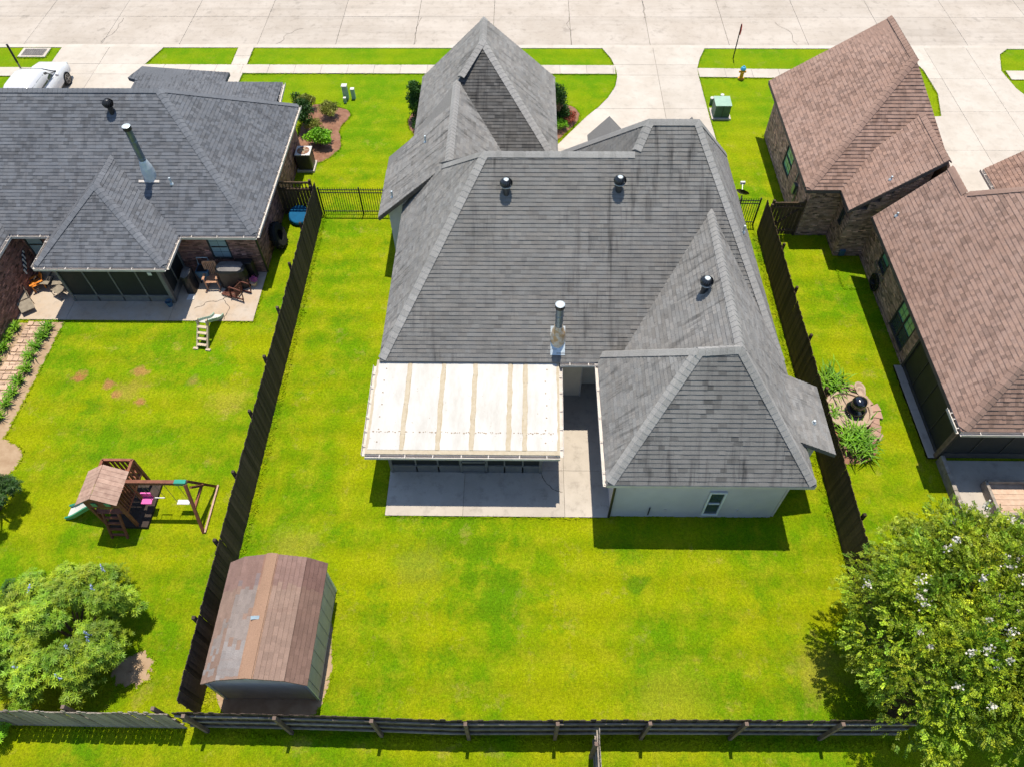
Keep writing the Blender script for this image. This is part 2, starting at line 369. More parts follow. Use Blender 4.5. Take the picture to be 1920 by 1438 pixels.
def clip(subj, poly):                                              # Sutherland-Hodgman, poly convex and counter-clockwise
    out = list(subj); n = len(poly)
    for i in range(n):
        ax, ay = poly[i]; bx, by = poly[(i+1) % n]; ex, ey = bx-ax, by-ay; src = out; out = []
        if not src: return []
        for j in range(len(src)):
            p = src[j]; q = src[(j+1) % len(src)]
            dp = ex*(p[1]-ay)-ey*(p[0]-ax); dq = ex*(q[1]-ay)-ey*(q[0]-ax)
            if dp >= 0: out.append(p)
            if (dp >= 0) != (dq >= 0):
                t = dp/(dp-dq); out.append((p[0]+(q[0]-p[0])*t, p[1]+(q[1]-p[1])*t))
    return out
def area2(p): return .5*sum(p[i][0]*p[(i+1) % len(p)][1]-p[(i+1) % len(p)][0]*p[i][1] for i in range(len(p)))

PAVED = []                                                         # footprints without grass
def paving(name, poly, xs, ys, z1, mat, gap=0.02, z0=-0.1, root=None, piece='slab', excl=True, joint=True, label=None):
    """one piece of the setting: a joint bed with a separate slab in every cell of the grid xs * ys"""
    if area2(poly) < 0: poly = poly[::-1]
    if root is None:
        mb = MB(); mb.prism(poly, z0-.02, z1-.012); root = struct(name, mb, 'joint' if joint else mat, label)
    if excl: PAVED.append(poly)
    for i in range(len(xs)-1):
        for j in range(len(ys)-1):
            c = clip(poly, [(xs[i]+gap/2, ys[j]+gap/2), (xs[i+1]-gap/2, ys[j]+gap/2), (xs[i+1]-gap/2, ys[j+1]-gap/2), (xs[i]+gap/2, ys[j+1]-gap/2)])
            if len(c) < 3 or abs(area2(c)) < .02: continue
            c2 = [c[0]]
            for p in c[1:]:
                if math.hypot(p[0]-c2[-1][0], p[1]-c2[-1][1]) > .004: c2.append(p)
            if len(c2) < 3: continue
            mb = MB(); mb.prism(c2, z0, z1+rnd.uniform(-.003, .003)); mb.build(piece, mat, root)
    return root

# ------------------------------------------------------------------ tiled surfaces: shingles and bricks
def tiles(poly, org, tw, th, tint, gap=0.0, lift=(0.012, 0.002), wvar=0.0, vertical=False, stag=0.5, skirt=-0.004, r=rnd, hvar=.25):
    """list of tile meshes (verts, faces, tint, uv, centre) that cover the convex planar polygon; courses are level"""
    P = [Vector(p) for p in poly]; nrm = (P[1]-P[0]).cross(P[2]-P[0])
    for k in range(2, len(P)-1):
        if nrm.length < 1e-5: nrm = (P[k]-P[0]).cross(P[k+1]-P[0])
    nrm.normalize()
    if vertical: u = Vector((0,0,1)).cross(nrm).normalized()
    else:
        if nrm.z < 0: nrm = -nrm
        u = Vector((0,0,1)).cross(nrm).normalized()
    v = nrm.cross(u).normalized()
    O = Vector(org); p2 = [((p-O).dot(u), (p-O).dot(v)) for p in P]; dn = (P[0]-O).dot(nrm)
    if area2(p2) < 0: p2 = p2[::-1]
    u0 = min(a for a, b in p2); u1 = max(a for a, b in p2); v0 = min(b for a, b in p2); v1 = max(b for a, b in p2)
    out = []; j = math.floor(v0/th)
    while j*th < v1:
        x = math.floor((u0-tw)/tw)*tw+(j % 2)*tw*stag+(r.uniform(-.3, .3)*tw if wvar else 0)
        while x < u1:
            w = tw*(1+r.uniform(-wvar, wvar)); c = clip([(x+gap/2, j*th+gap/2), (x+w-gap/2, j*th+gap/2), (x+w-gap/2, (j+1)*th-gap/2), (x+gap/2, (j+1)*th-gap/2)], p2)
            x += w
            if len(c) < 3: continue
            c2 = [c[0]]
            for p in c[1:]:
                if abs(p[0]-c2[-1][0])+abs(p[1]-c2[-1][1]) > .003: c2.append(p)
            if len(c2) < 3 or area2(c2) < .0006: continue
            h0 = lift[0]*(1+r.uniform(-hvar, hvar)); n = len(c2)
            hs = [h0+(lift[1]-h0)*min(1, max(0, (b-j*th)/th)) for a, b in c2]
            base = [O+u*a+v*b+nrm*dn for a, b in c2]
            vs = [b+nrm*h for b, h in zip(base, hs)]+[b+nrm*skirt for b in base]
            fs = [tuple(range(n))]+[((i+1) % n, i, n+i, n+(i+1) % n) for i in range(n)]
            ctr = sum(base, Vector())/n; t = tint(r, a_=x, j=j, p=ctr)
            out.append((vs, fs, t, [(a, b) for a, b in c2]*2, ctr))
        j += 1
    return out
def emit_tiles(lst, name, stuff, mat, parent, keep=300, center=CAM):
    """the nearest `keep` tiles as objects of their own, the others as one part of kind stuff"""
    lst.sort(key=lambda t: ((t[4]-center).length, t[4].x)); solo, rest = lst[:keep], lst[keep:]
    off = woff(parent)
    for t in solo:
        mb = MB(); mb.add(t[0], t[1], t[2], t[3]); me = mb.mesh(name, mat, t[4]); link_mesh(name, me, parent, t[4]-off)
    if rest:
        mb = MB()
        for t in rest: mb.add(t[0], t[1], t[2], t[3])
        tag(mb.build(stuff, mat, parent), None, None, None, 'stuff')
def shingle_tint(lo, hi, dark=.12, dk=.72):
    def f(r, **k):
        g = r.uniform(lo, hi)
        if r.random() < dark: g *= dk
        w = r.uniform(-.02, .02); return (g*(1+w), g, g*(1-w))
    return f
def caps(line, parent, mat, step=.2, w=.16, drop=None, tintr=(.9, 1.15), na=None, nb=None):
    """ridge caps along a hip or ridge: bent pieces, each an object of its own that shares the mesh of its line"""
    a, b = Vector(line[0]), Vector(line[1]); d = b-a; d.normalize(); a = a+d*(.12 if b.z-a.z > .3 else 0); L = (b-a).length
    na = Vector(na).normalized(); nb = Vector(nb).normalized(); up = (na+nb).normalized()
    ta = d.cross(na); ta = ta if ta.dot(nb) < 0 else -ta; tb = d.cross(nb); tb = tb if tb.dot(na) < 0 else -tb
    n = max(1, int(round(L/step))); st = L/n; off = woff(parent); meshes = []
    for q in range(3):
        mb = MB(); h0, h1 = .046, .034; vs = []
        for x, h in ((-.02, h0), (st*1.06, h1)):
            vs += [tuple(ta*w+na*h+d*x), tuple(ta*w*.3+na*(h+.004)+d*x), tuple(up*(h+.012)+d*x), tuple(tb*w*.3+nb*(h+.004)+d*x), tuple(tb*w+nb*h+d*x)]
        for x in (-.02,): vs += [tuple(ta*w-na*.01+d*x), tuple(up*-.01+d*x), tuple(tb*w-nb*.01+d*x)]
        fs = [(0,1,6,5),(1,2,7,6),(2,3,8,7),(3,4,9,8),(0,10,11,2,1),(2,11,12,4,3)]
        g = rnd.uniform(*tintr); mb.add(vs, fs, (g, g, g)); meshes.append(mb.mesh('ridge_cap', mat))
    for i in range(n): link_mesh('ridge_cap', meshes[rnd.randrange(3)], parent, a+d*(st*i)-off)

def brick_wall(parent, p0, p1, z0, z1, outward, holes=(), mat='brick_left', mortar='mortar', tone=(.55, 1.35), th=.18, top=None):
    """wall from p0 to p1 with real bricks; holes are (u0,u1,z0,z1) in metres along the wall"""
    a = Vector((p0[0], p0[1], 0)); b = Vector((p1[0], p1[1], 0)); d = (b-a); L = d.length; d.normalize(); nrm = Vector((outward[0], outward[1], 0))
    rects = []; us = sorted({0, L, *[h[0] for h in holes], *[h[1] for h in holes]})
    for i in range(len(us)-1):
        um = (us[i]+us[i+1])/2; zs = [(z0, z1)]
        for h in holes:
            if h[0] < um < h[1]:
                zs = [q for (s0, s1) in zs for q in ((s0, min(s1, h[2])), (max(s0, h[3]), s1)) if q[1]-q[0] > .01]
        rects += [(us[i], us[i+1], s0, s1) for s0, s1 in zs]
    wall = MB()
    for (u0, u1, s0, s1) in rects:
        q = [a+d*u0-nrm*.012, a+d*u1-nrm*.012]; q = [q[0]+Vector((0,0,s0)), q[1]+Vector((0,0,s0)), q[1]+Vector((0,0,s1)), q[0]+Vector((0,0,s1))]
        if (q[1]-q[0]).cross(q[2]-q[0]).dot(nrm) < 0: q = q[::-1]
        wall.extrude3(q, -nrm*th)
    w = wall.build('wall', mortar, parent); bricks = MB(); r2 = random.Random(int(L*1000)+int(z1*77))
    def tn(r, **k):
        g = r.uniform(*tone); c = r.random()
        if c < .12: g *= 1.5
        if c > .86: g *= .5
        return (g*r.uniform(.95, 1.08), g, g*r.uniform(.92, 1.05))
    for (u0, u1, s0, s1) in rects:
        q = [a+d*u0+Vector((0,0,s0)), a+d*u1+Vector((0,0,s0)), a+d*u1+Vector((0,0,s1)), a+d*u0+Vector((0,0,s1))]
        if (q[1]-q[0]).cross(q[2]-q[0]).dot(nrm) < 0: q = q[::-1]
        for t in tiles(q, (a.x, a.y, 0), .203, .068, tn, gap=.011, lift=(.004, .004), vertical=True, r=r2, skirt=-.012): bricks.add(t[0], t[1], t[2], t[3])
    tag(bricks.build('brickwork', mat, w), None, None, None, 'stuff')
    return w

def window(parent, p0, p1, z0, z1, outward, frame='frame_white', glass='glass_dark', mull=1, rails=1, depth=.05, upper=None, muntin=0, name='window'):
    """window in the wall line p0-p1: frame with sash rails, separate panes as sub-parts"""
    a = Vector((p0[0], p0[1], 0)); b = Vector((p1[0], p1[1], 0)); d = (b-a); L = d.length; d.normalize(); n = Vector((outward[0], outward[1], 0))
    f = MB(); fw = .055
    def seg(u0, u1, s0, s1, o=.02, w=depth):
        c = a+d*((u0+u1)/2)+n*(o-w/2); M3 = Matrix((d, n, Vector((0,0,1)))).transposed()
        f.box((c.x, c.y, (s0+s1)/2), (u1-u0, w, s1-s0), mtx=M3)
    seg(0, L, z0, z0+fw, .035); seg(0, L, z1-fw, z1); seg(0, fw, z0+fw, z1-fw); seg(L-fw, L, z0+fw, z1-fw)
    xs = [fw+(L-2*fw)*i/mull for i in range(mull+1)]; zs = [z0+fw+(z1-z0-2*fw)*i/(rails+1) for i in range(rails+2)]
    for x in xs[1:-1]: seg(x-.035, x+.035, z0+fw, z1-fw, .018)
    for i in range(mull):
        for z in zs[1:-1]: seg(xs[i]+.04, xs[i+1]-.04, z-.022, z+.022, .012)
        for k in range(muntin):
            x = xs[i]+(xs[i+1]-xs[i])*(k+1)/(muntin+1); seg(x-.004, x+.004, z0+fw, z1-fw, -.02, .01)
        if muntin:
            for k in range(len(zs)-1): zz = (zs[k]+zs[k+1])/2; seg(xs[i], xs[i+1], zz-.004, zz+.004, -.021, .01)
    fo = f.build(name, frame, parent)
    for i in range(mull):
        for k in range(len(zs)-1):
            g = MB(); q = [a+d*xs[i]-n*.03, a+d*xs[i+1]-n*.03]
            q = [q[0]+Vector((0,0,zs[k])), q[1]+Vector((0,0,zs[k])), q[1]+Vector((0,0,zs[k+1])), q[0]+Vector((0,0,zs[k+1]))]
            if (q[1]-q[0]).cross(q[2]-q[0]).dot(n) < 0: q = q[::-1]
            g.extrude3(q, -n*.012); g.build('pane', (upper if (upper and k == len(zs)-2) else glass), fo)
    return fo
def deck(parent, faces, mat, thick=.16, name='roof', vertical=True):
    mb = MB()
    for f in faces:
        P = [Vector(p) for p in f]; n = (P[1]-P[0]).cross(P[2]-P[0])
        if n.z < 0: f = f[::-1]
        mb.extrude3(f, (0,0,-thick))
    return mb.build(name, mat, parent)
def gutter(parent, a, b, out, mat='fascia_white', hang=.75, z=0.0):
    """eave gutter: open trough with straps"""
    a = Vector(a); b = Vector(b); o = Vector((out[0], out[1], 0)); d = (b-a).normalized(); L = (b-a).length
    g = MB(); w = .12; h = .11
    g.bar(a+o*.006+Vector((0,0,-h/2)), b+o*.006+Vector((0,0,-h/2)), .012, h)
    g.bar(a+o*w+Vector((0,0,-h/2)), b+o*w+Vector((0,0,-h/2)), .012, h); g.bar(a+o*w/2+Vector((0,0,-h)), b+o*w/2+Vector((0,0,-h)), w, .012)
    go = g.build('gutter', mat, parent)
    k = max(2, int(L/hang))
    for i in range(k):
        p = a+d*(L*(i+.5)/k+rnd.uniform(-.06, .06)); s = MB(); s.bar(p+Vector((0,0,.012))-o*.03, p+o*(w+.01)+Vector((0,0,.004)), .03, .008); s.build('gutter_strap', mat, go)
    return go
# ------------------------------------------------------------------ the ground, street, walks, drives
mb = MB(); mb.add([(-300,-120,0),(300,-120,0),(300,400,0),(-300,400,0)], [(0,1,2,3)]); struct('lawn', mb, 'lawn')
def frange(a, b, s):
    o = []; x = a
    while x <= b+1e-6: o.append(x); x += s
    return o
XJ = frange(-1.78-4.61*9, 45, 4.61)
road = [(-60,41.38),(60,41.38),(60,51.0),(-60,51.0)]
paving('street', road, XJ, [41.3,44.62,47.9,51.1], .012, 'street', gap=.018)
kr = MB(); kr.loft([[(x,41.02,-.1),(x,41.40,-.1),(x,41.40,.022),(x,41.26,.026),(x,41.12,.036),(x,41.02,.038)] for x in (-60, 60)])
struct('kerb', kr, 'walk'); PAVED.append([(-60,41.0),(60,41.0),(60,41.4),(-60,41.4)])
kr = MB(); kr.loft([[(x,51.36,-.1),(x,51.0,-.1),(x,51.0,.022),(x,51.12,.035),(x,51.26,.095),(x,51.36,.105)] for x in (-60, 60)]); struct('kerb', kr, 'walk')
def sidewalk(x0, x1, ya, yb):
    paving('sidewalk', [(x0,ya),(x1,yb),(x1,yb+.88),(x0,ya+.88)], frange(x0, x1+1.5, 1.5), [ya-2,ya+3], .05, 'walk', gap=.014)
sidewalk(-60,-27.0,38.0,38.0); sidewalk(-21.9,5.2,38.33,38.33); sidewalk(9.84,22.1,38.05,37.85); sidewalk(27.0,60,37.85,37.85)
paving('driveway', [(1.55,27.0),(1.75,31.8),(3.39,34.3),(4.1,35.2),(4.63,36.03),(5.1,37.1),(5.28,38.1),(5.22,39.0),(5.05,39.9),(4.59,41.05),(10.56,41.05),(10.1,39.9),(9.84,38.95),(9.80,38.1),(9.84,34.1),(9.95,30.0),(9.95,26.5)],
       [1,7.55,12], [20,31.5,35.0,38.2,39.25,42], .055, 'walk', gap=.016)
paving('driveway', [(-27.0,41.05),(-27.0,33.0),(-20.5,33.0),(-21.65,38.3),(-21.65,38.95),(-21.0,41.05)], [-30,-24.2,-18], [30,34.8,38.2,39.25,42], .055, 'walk', gap=.016)
paving('driveway', [(22.0,34.4),(22.5,36.5),(22.45,38.8),(21.8,41.05),(28.0,41.05),(27.3,40.4),(26.75,38.7),(26.9,37.0),(27.6,35.0),(28.5,32.0),(28.5,24.5),(16.5,22.5),(16.5,34.0)],
       [14,18.6,23.2,25.6,30], [20,25.0,28.3,31.5,34.8,37.9,41.2], .055, 'walk', gap=.014)
paving('front_walk', [(-16.62,41.05),(-15.72,41.05),(-15.72,39.22),(-16.62,39.22)], [-18,-14], [38,40.1,42], .052, 'walk', gap=.014)
paving('front_walk', [(-16.66,38.32),(-15.76,38.32),(-15.85,33.5),(-16.75,33.5)], [-18,-14], [33,34.8,36.4,39], .052, 'walk', gap=.014)
# yards' hard surfaces
paving('patio', [(-4.61,11.2),(3.08,11.2),(3.08,16.9),(-4.61,16.9)], [-5,-1.95,1.55,4], [11,13.0,17], .06, 'patio', gap=.012)
paving('patio', [(-21.4,19.95),(-11.09,19.92),(-11.09,22.75),(-21.4,22.75)], [-22,-18.9,-14.6,-11], [19,23], .06, 'patio_left', gap=.012)
paving('patio', [(15.0,7.5),(24,7.5),(24,13.55),(15.0,13.55)], [14.9,25], [7,14], .05, 'patio', gap=.012)
paving('sill_slab', [(14.62,13.62),(14.95,13.62),(14.95,17.8),(14.62,17.8)], [14,15.2], [13,15.7,18], .12, 'patio', gap=.012)
def sheet(name, pts, mat, z=.012, n=5, jit=.06, label=None, soft=True):
    """soft-edged bed: smoothed outline, slightly domed"""
    P = [Vector((x, y)) for x, y in pts]
    for _ in range(2 if soft else 0):
        Q = []
        for i in range(len(P)):
            a, b = P[i], P[(i+1) % len(P)]; Q += [a*.75+b*.25, a*.25+b*.75]
        P = Q
    r = random.Random(len(name)+int(abs(pts[0][0])*10)); P = [Vector((p.x+r.uniform(-jit, jit)*.5, p.y+r.uniform(-jit, jit)*.5)) for p in P]
    c = sum(P, Vector((0,0)))/len(P); vs = []; fs = []; k = len(P)
    for q, h in ((1, 0), (.93, .6), (.6, .85), (.25, 1)): vs += [(c.x+(p.x-c.x)*q, c.y+(p.y-c.y)*q, z*.35+h*z) for p in P]
    vs.append((c.x, c.y, z*1.35))
    for j in range(3): fs += [(j*k+i, j*k+(i+1) % k, (j+1)*k+(i+1) % k, (j+1)*k+i) for i in range(k)]
    fs += [(3*k+i, 3*k+(i+1) % k, 4*k) for i in range(k)]
    mb = MB(); mb.add(vs, fs); PAVED.append([(p.x, p.y) for p in P]); return struct(name, mb, mat, label)
sheet('planting_bed', [(-11.5,30.3),(-11.6,35.4),(-10.6,35.3),(-9.4,35.0),(-9.0,34.3),(-9.6,33.2),(-9.3,32.3),(-9.2,31.4),(-9.9,30.45),(-10.6,30.3)], 'mulch', .05)
sheet('planting_bed', [(-4.6,32.2),(-5.6,32.6),(-6.05,33.6),(-5.9,34.6),(-5.2,35.2),(-4.0,35.0)], 'mulch', .05)
sheet('planting_bed', [(1.2,32.0),(1.75,32.1),(2.4,33.1),(3.1,34.2),(2.9,35.1),(2.0,35.6),(1.2,35.2)], 'mulch', .05)
sheet('planting_bed', [(-24,19.7),(-18.95,19.85),(-19.0,17.2),(-19.05,14.2),(-24,13.2)], 'soil', .02, soft=False)
sheet('planting_bed', [(11.15,14.0),(11.3,13.4),(12.4,13.4),(13.0,13.9),(13.25,15.0),(13.15,16.2),(12.7,17.0),(11.9,17.5),(11.15,17.4)], 'mulch', .05)
sheet('dirt_patch', [(-19.6,12.2),(-18.3,12.5),(-17.95,13.4),(-18.5,14.0),(-19.6,14.3)], 'soil', .015)
sheet('dirt_patch', [(-12.05,5.6),(-11.3,5.55),(-11.0,6.0),(-11.3,6.5),(-11.95,6.45),(-12.25,6.0)], 'soil', .012, jit=.3)
sheet('dirt_patch', [(-9.2,4.45),(-5.75,4.45),(-5.62,6.4),(-5.95,8.0),(-9.2,8.9)], 'soil', .012, jit=.1)
# brick path by the left-hand yard
bp = MB(); bp.prism([(-20.45,19.88),(-19.72,19.88),(-19.95,13.0),(-20.75,13.0)], -.05, .02); path = struct('garden_path', bp, 'soil'); r3 = random.Random(3); row = 0; y = 19.72
while y > 13.2:
    k = (19.88-y)/6.88; x0 = -20.45-.28*k; off = 0 if row % 2 else .11
    for i in range(3):
        pb = MB(); pb.box((x0+.14+i*.235+off*.4+r3.uniform(-.012,.012), y+r3.uniform(-.01,.01), .035+r3.uniform(-.006,.006)), (.215, .105 if row % 3 else .2, .06), r3.uniform(-.06,.06)); pb.build('paver', 'paver', path, bevel=.006)
    y -= .125 if (row % 3) else .215; row += 1

def crack(pts, z, seed):
    """a fine crack worn into a slab: thin dark sliver"""
    r = random.Random(seed); P = [Vector((x, y, 0)) for x, y in pts]
    for _ in range(3):
        Q = [P[0]]
        for a, b in zip(P, P[1:]): m_ = (a+b)/2; d = (b-a); Q += [m_+Vector((-d.y, d.x, 0))*r.uniform(-.16,.16), b]
        P = Q
    mb = MB()
    for a, b in zip(P, P[1:]):
        d = (b-a).normalized(); n = Vector((-d.y, d.x, 0))*r.uniform(.006,.013); mb.add([a-n+Vector((0,0,z)), b-n+Vector((0,0,z)), b+n+Vector((0,0,z)), a+n+Vector((0,0,z))], [(0,1,2,3)])
    return tag(mb.build('crack', 'joint'), None, None, None, 'structure')
crack([(-13.3,20.95),(-12.6,21.2),(-12.0,21.25)], .068, 1); crack([(-13.3,20.95),(-13.7,20.6)], .068, 2); crack([(-12.6,21.2),(-12.25,20.7),(-12.3,19.98)], .068, 3)
crack([(.75,12.85),(1.05,12.4),(1.5,12.15)], .068, 4)
for k, (a, b) in enumerate((((-6.4,41.4),(-6.2,44.5)), ((2.85,41.4),(2.8,44.6)), ((7.4,44.5),(7.5,47.5)), ((-24.9,41.5),(-24.5,44.4)), ((16.0,41.5),(15.2,44.0)), ((-14.5,41.5),(-13.2,43.2)))): crack([a, b], .019, 10+k)
# ------------------------------------------------------------------ the grey-roofed house in the middle
E0 = 3.05
house = thing('house', 'grey shingled house with steep hips and white flat porch roof, in the middle', 'house', (2.0, 18.0, 0))
sM = .8; zR = E0+sM*(21.1-15.55); zU = E0+sM*(21.95-15.55)
BL = (-4.86,15.55,E0); BR = (9.03,15.55,E0); RL = (-1.29,21.1,zR); RR = (3.82,21.1,zR); U1 = (4.3,21.95,zU); U2 = (5.96,21.95,zU)
FL = (-4.86,25.5,E0); FR = (8.85,27.1,E0); K = (1.1,26.8,E0)
HX = (6.37,21.1,zR)
# rear wing
W0 = (2.67,10.83,E0); W1 = (9.03,10.83,E0); zW = 6.30; sW = (zW-E0)/(13.60-10.83); WR = (6.45,13.60,zW); WF = (6.45,15.55+(zW-E0)/sM,zW)
sL = (zW-E0)/(6.45-3.3)
zA = 6.24; AP = (5.2,10.83+(zA-E0)/sW,zA); WB = (2.67,15.96,E0)
LWE, LWR = 2.75, 5.42; lw = (LWR-LWE)/3.07
L_r = (-2.80,23.23,LWR); L_e = (-5.87,23.23,LWE); L_f = (-5.87,27.2,LWE); L_t = (-2.80,28.8,LWR)
fE, fR = 3.45, 6.30; GA = (-1.73,30.41,fR); GP = (-1.74,32.36,fR); k_ = .617
def zrear(y): return fR-k_*(30.41-y)
GR0 = (1.515,32.37,fE); GL0 = (-4.735,32.37,fE); yb = 30.41-(fR-fE)/k_; GR1 = (1.515,yb,fE); GL1 = (-4.735,yb,fE)
shing = [  # polygon, tiling origin
 ([BL, BR, HX, RL], BL), ([RR, HX, U2, U1], BL),
 ([BL, RL, FL], BL), ([BR, FR, U2], BR),
 ([U1, K, RR], U1),
 ([W0, W1, WR, AP], W0), ([W0, AP, WB], W0), ([W1, (9.03,15.6,E0), WF, WR], W1), ([WR, WF, (3.3,15.55,E0)], W0),
 ([L_e, L_r, L_t, (-4.735,27.2,LWE+lw*1.135), L_f], L_e), ([L_r, (-.2,23.23,LWR-.87*2.6), (-.2,28.8,LWR-.87*2.6), L_t], L_r),
 ([GL0, GL1, GA, GP], GL0), ([GR0, GP, GA, GR1], GR0), ([GL1, GR1, GA], GL1),
 ([(8.55,12.12,3.58),(10.05,12.12,2.76),(10.05,14.78,2.76),(8.55,14.78,3.58)], W1),
]
front = [[RL, RR, (3.82,25.9,E0), (-4.86,25.9,E0)], [U1, U2, FR, K], [AP, (6.6,AP[1],zA), (6.6,15.96,E0), WB]]
dk = deck(house, [f for f, o in shing]+front[:3], 'roof_grey')
dk['label'] = 'grey shingle roof with dark algae streaks and pale hip caps'
lst = []
for i, (f, o) in enumerate(shing):
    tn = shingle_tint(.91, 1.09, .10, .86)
    if i in (2, 3, 6, 7, 8, 9, 10, 11, 12, 14): tn = shingle_tint(1.06, 1.42, .10, .88)  # side slopes toned lighter to paint in the sun on them
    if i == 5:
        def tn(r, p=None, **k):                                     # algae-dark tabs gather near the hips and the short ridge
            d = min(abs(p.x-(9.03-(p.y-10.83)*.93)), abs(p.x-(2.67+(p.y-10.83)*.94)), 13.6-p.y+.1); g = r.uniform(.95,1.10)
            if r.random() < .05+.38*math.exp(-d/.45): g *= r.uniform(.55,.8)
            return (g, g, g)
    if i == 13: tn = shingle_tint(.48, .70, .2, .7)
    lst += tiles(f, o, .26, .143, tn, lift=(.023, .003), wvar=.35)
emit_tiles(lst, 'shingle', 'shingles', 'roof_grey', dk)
def nrm_of(f):
    P = [Vector(p) for p in f]; n = (P[1]-P[0]).cross(P[2]-P[0]).normalized(); return n if n.z > 0 else -n
N = [nrm_of(f) for f, o in shing]
for ln, a, b in (((BL,RL),0,2), ((RL,RR),0,None), ((RR,U1),0,4), ((U1,U2),0,None), ((U2,BR),0,3), ((W0,AP),5,6), ((AP,WR),5,None), ((W1,WR),5,7), ((WR,WF),7,8), ((WB,AP),6,None),
                 ((L_r,L_t),9,10), ((GA,GP),11,12), ((GA,GR1),13,12), ((GA,(L_t[0]+.12,L_t[1],L_t[2]+.12)),13,11), (((-3.0,23.2,5.36),RL),2,None), ((K,U1),4,None), ((U2,FR),3,None)):
    if (Vector(ln[0])-Vector(ln[1])).z > .05: ln = (ln[1], ln[0])
    nb = N[b] if b is not None else Vector((0, .62, .78))
    caps(ln, dk, 'roof_grey', .205, .185, tintr=(1.55, 1.8), na=N[a], nb=nb)
# little front dormer that peeps over the ridge
dm = MB(); dm.loft([[(2.75,26.9,4.1),(4.45,26.9,4.1),(3.6,26.9,5.02)],[(2.75,25.0,4.1),(4.45,25.0,4.1),(3.6,25.0,5.02)]]); dm.build('dormer', 'roof_grey', house)
dm = MB(); dm.loft([[(6.4,26.9,4.2),(7.6,26.9,4.2),(7.0,26.9,5.0)],[(6.4,25.0,4.2),(7.6,25.0,4.2),(7.0,25.0,5.0)]]); dm.build('dormer', 'roof_grey', house)
# walls
def wallbox(name, poly, z0, z1, mat, parent): b = MB(); b.prism(poly, z0, z1); return b.build(name, mat, parent)
wl = wallbox('wall', [(-4.45,16.32),(1.5,16.32),(2.24,16.32),(2.24,16.88),(3.08,16.88),(8.54,16.88),(8.54,26.6),(-4.45,26.6)], 0, E0-.2, 'stucco', house)
ww = wallbox('wall', [(3.08,11.27),(8.54,11.27),(8.54,16.7),(3.08,16.7)], 0, E0-.14, 'stucco', house); ww['label'] = 'pale stucco rear wall with one window'
wallbox('wall', [(8.6,12.5),(9.55,12.5),(9.55,14.4),(8.6,14.4)], 0, 2.9, 'stucco', house)
gw = MB(); gw.extrude3([(-5.5,23.62,0),(-2.8,23.62,0),(-2.8,23.62,LWR-.2),(-5.5,23.62,LWE+.12)], (0,.2,0)); gw.build('wall', 'stucco', house)
wallbox('wall', [(-5.5,23.85),(-4.5,23.85),(-4.5,26.8),(-5.5,26.8)], 0, LWE-.1, 'stucco', house)
wallbox('wall', [(-4.35,26.6),(1.12,26.6),(1.12,31.95),(-4.35,31.95)], 0, fE-.2, 'stucco', house)
gp = MB(); gp.extrude3([(-4.35,31.7,0),(1.12,31.7,0),(1.12,31.7,fE-.05),(-1.74,31.7,fR-.25),(-4.35,31.7,fE-.05)], (0,.2,0)); gp.build('gable_wall', 'stucco', house)
# soffits and fascia boards
for a, b in ((W0,W1), (W0,WB), (BL,FL), (L_e,L_f), (L_e,L_r), (GR0,GR1), (GR0,GP), (GL0,GP)):
    fb = MB(); dz = Vector((0,0,-.1)); fb.bar(Vector(a)+dz, Vector(b)+dz, .03, .14); fb.build('fascia', 'fascia_white' if a is not L_e else 'fascia_dark', house)
sf = MB(); sf.prism([(2.69,10.86),(9.0,10.86),(9.0,16.0),(2.69,16.0)], E0-.19, E0-.165); sf.build('soffit', 'fascia_white', house)
window(house, (6.13,11.215), (6.68,11.215), .30, 1.86, (0,-1), rails=1)
for x in (4.9, 7.3):
    fx = MB(); fx.box((x,11.25,.55), (.06,.05,.09)); fx.build('outlet_box', 'fascia_white', house)
pp = MB(); pp.cyl((4.35,11.22,.25), (4.35,11.22,.75), .02); pp.build('wall_pipe', 'black_metal', house)
# alcove between porch and wing
cw = MB(); cw.extrude3([(1.42,16.29,.06),(2.26,16.29,.06),(2.26,16.29,2.85),(1.42,16.29,2.85)], (0,.02,0)); cw.build('storage_wall', 'cream', house)
tr = MB(); tr.bar((2.25,16.27,.06), (2.25,16.27,2.85), .05); tr.build('corner_trim', 'fascia_white', house)
cw = MB(); cw.box((2.7,16.86,1.45), (.9,.02,2.8)); cw.build('alcove_wall', 'cream', house)
gutter(house, (1.36,15.55,E0-.02), (2.67,15.55,E0-.02), (0,-1)); gutter(house, (2.67,10.83,E0-.02), (2.67,15.96,E0-.02), (-1,0), hang=1.0)
gutter(house, (2.60,15.96,E0-.02), (3.6,15.96,E0-.02), (0,1), hang=.8); gutter(house, (3.55,16.0,E0+.03), (3.55,16.5,E0+.03), (-1,0), hang=.3)
for c in (((2.6,10.86,2.9),(2.75,11.15,2.75),(3.03,11.2,2.6),(3.03,11.2,.1)),):
    ds = MB(); ds.tube(c, .045, 6); ds.build('downspout', 'black_metal', house)
ds = MB(); ds.tube(((8.95,10.9,2.95),(8.8,11.2,2.75),(8.6,11.3,2.6),(8.6,11.3,.1)), .04, 6); ds.build('downspout', 'fascia_white', house)
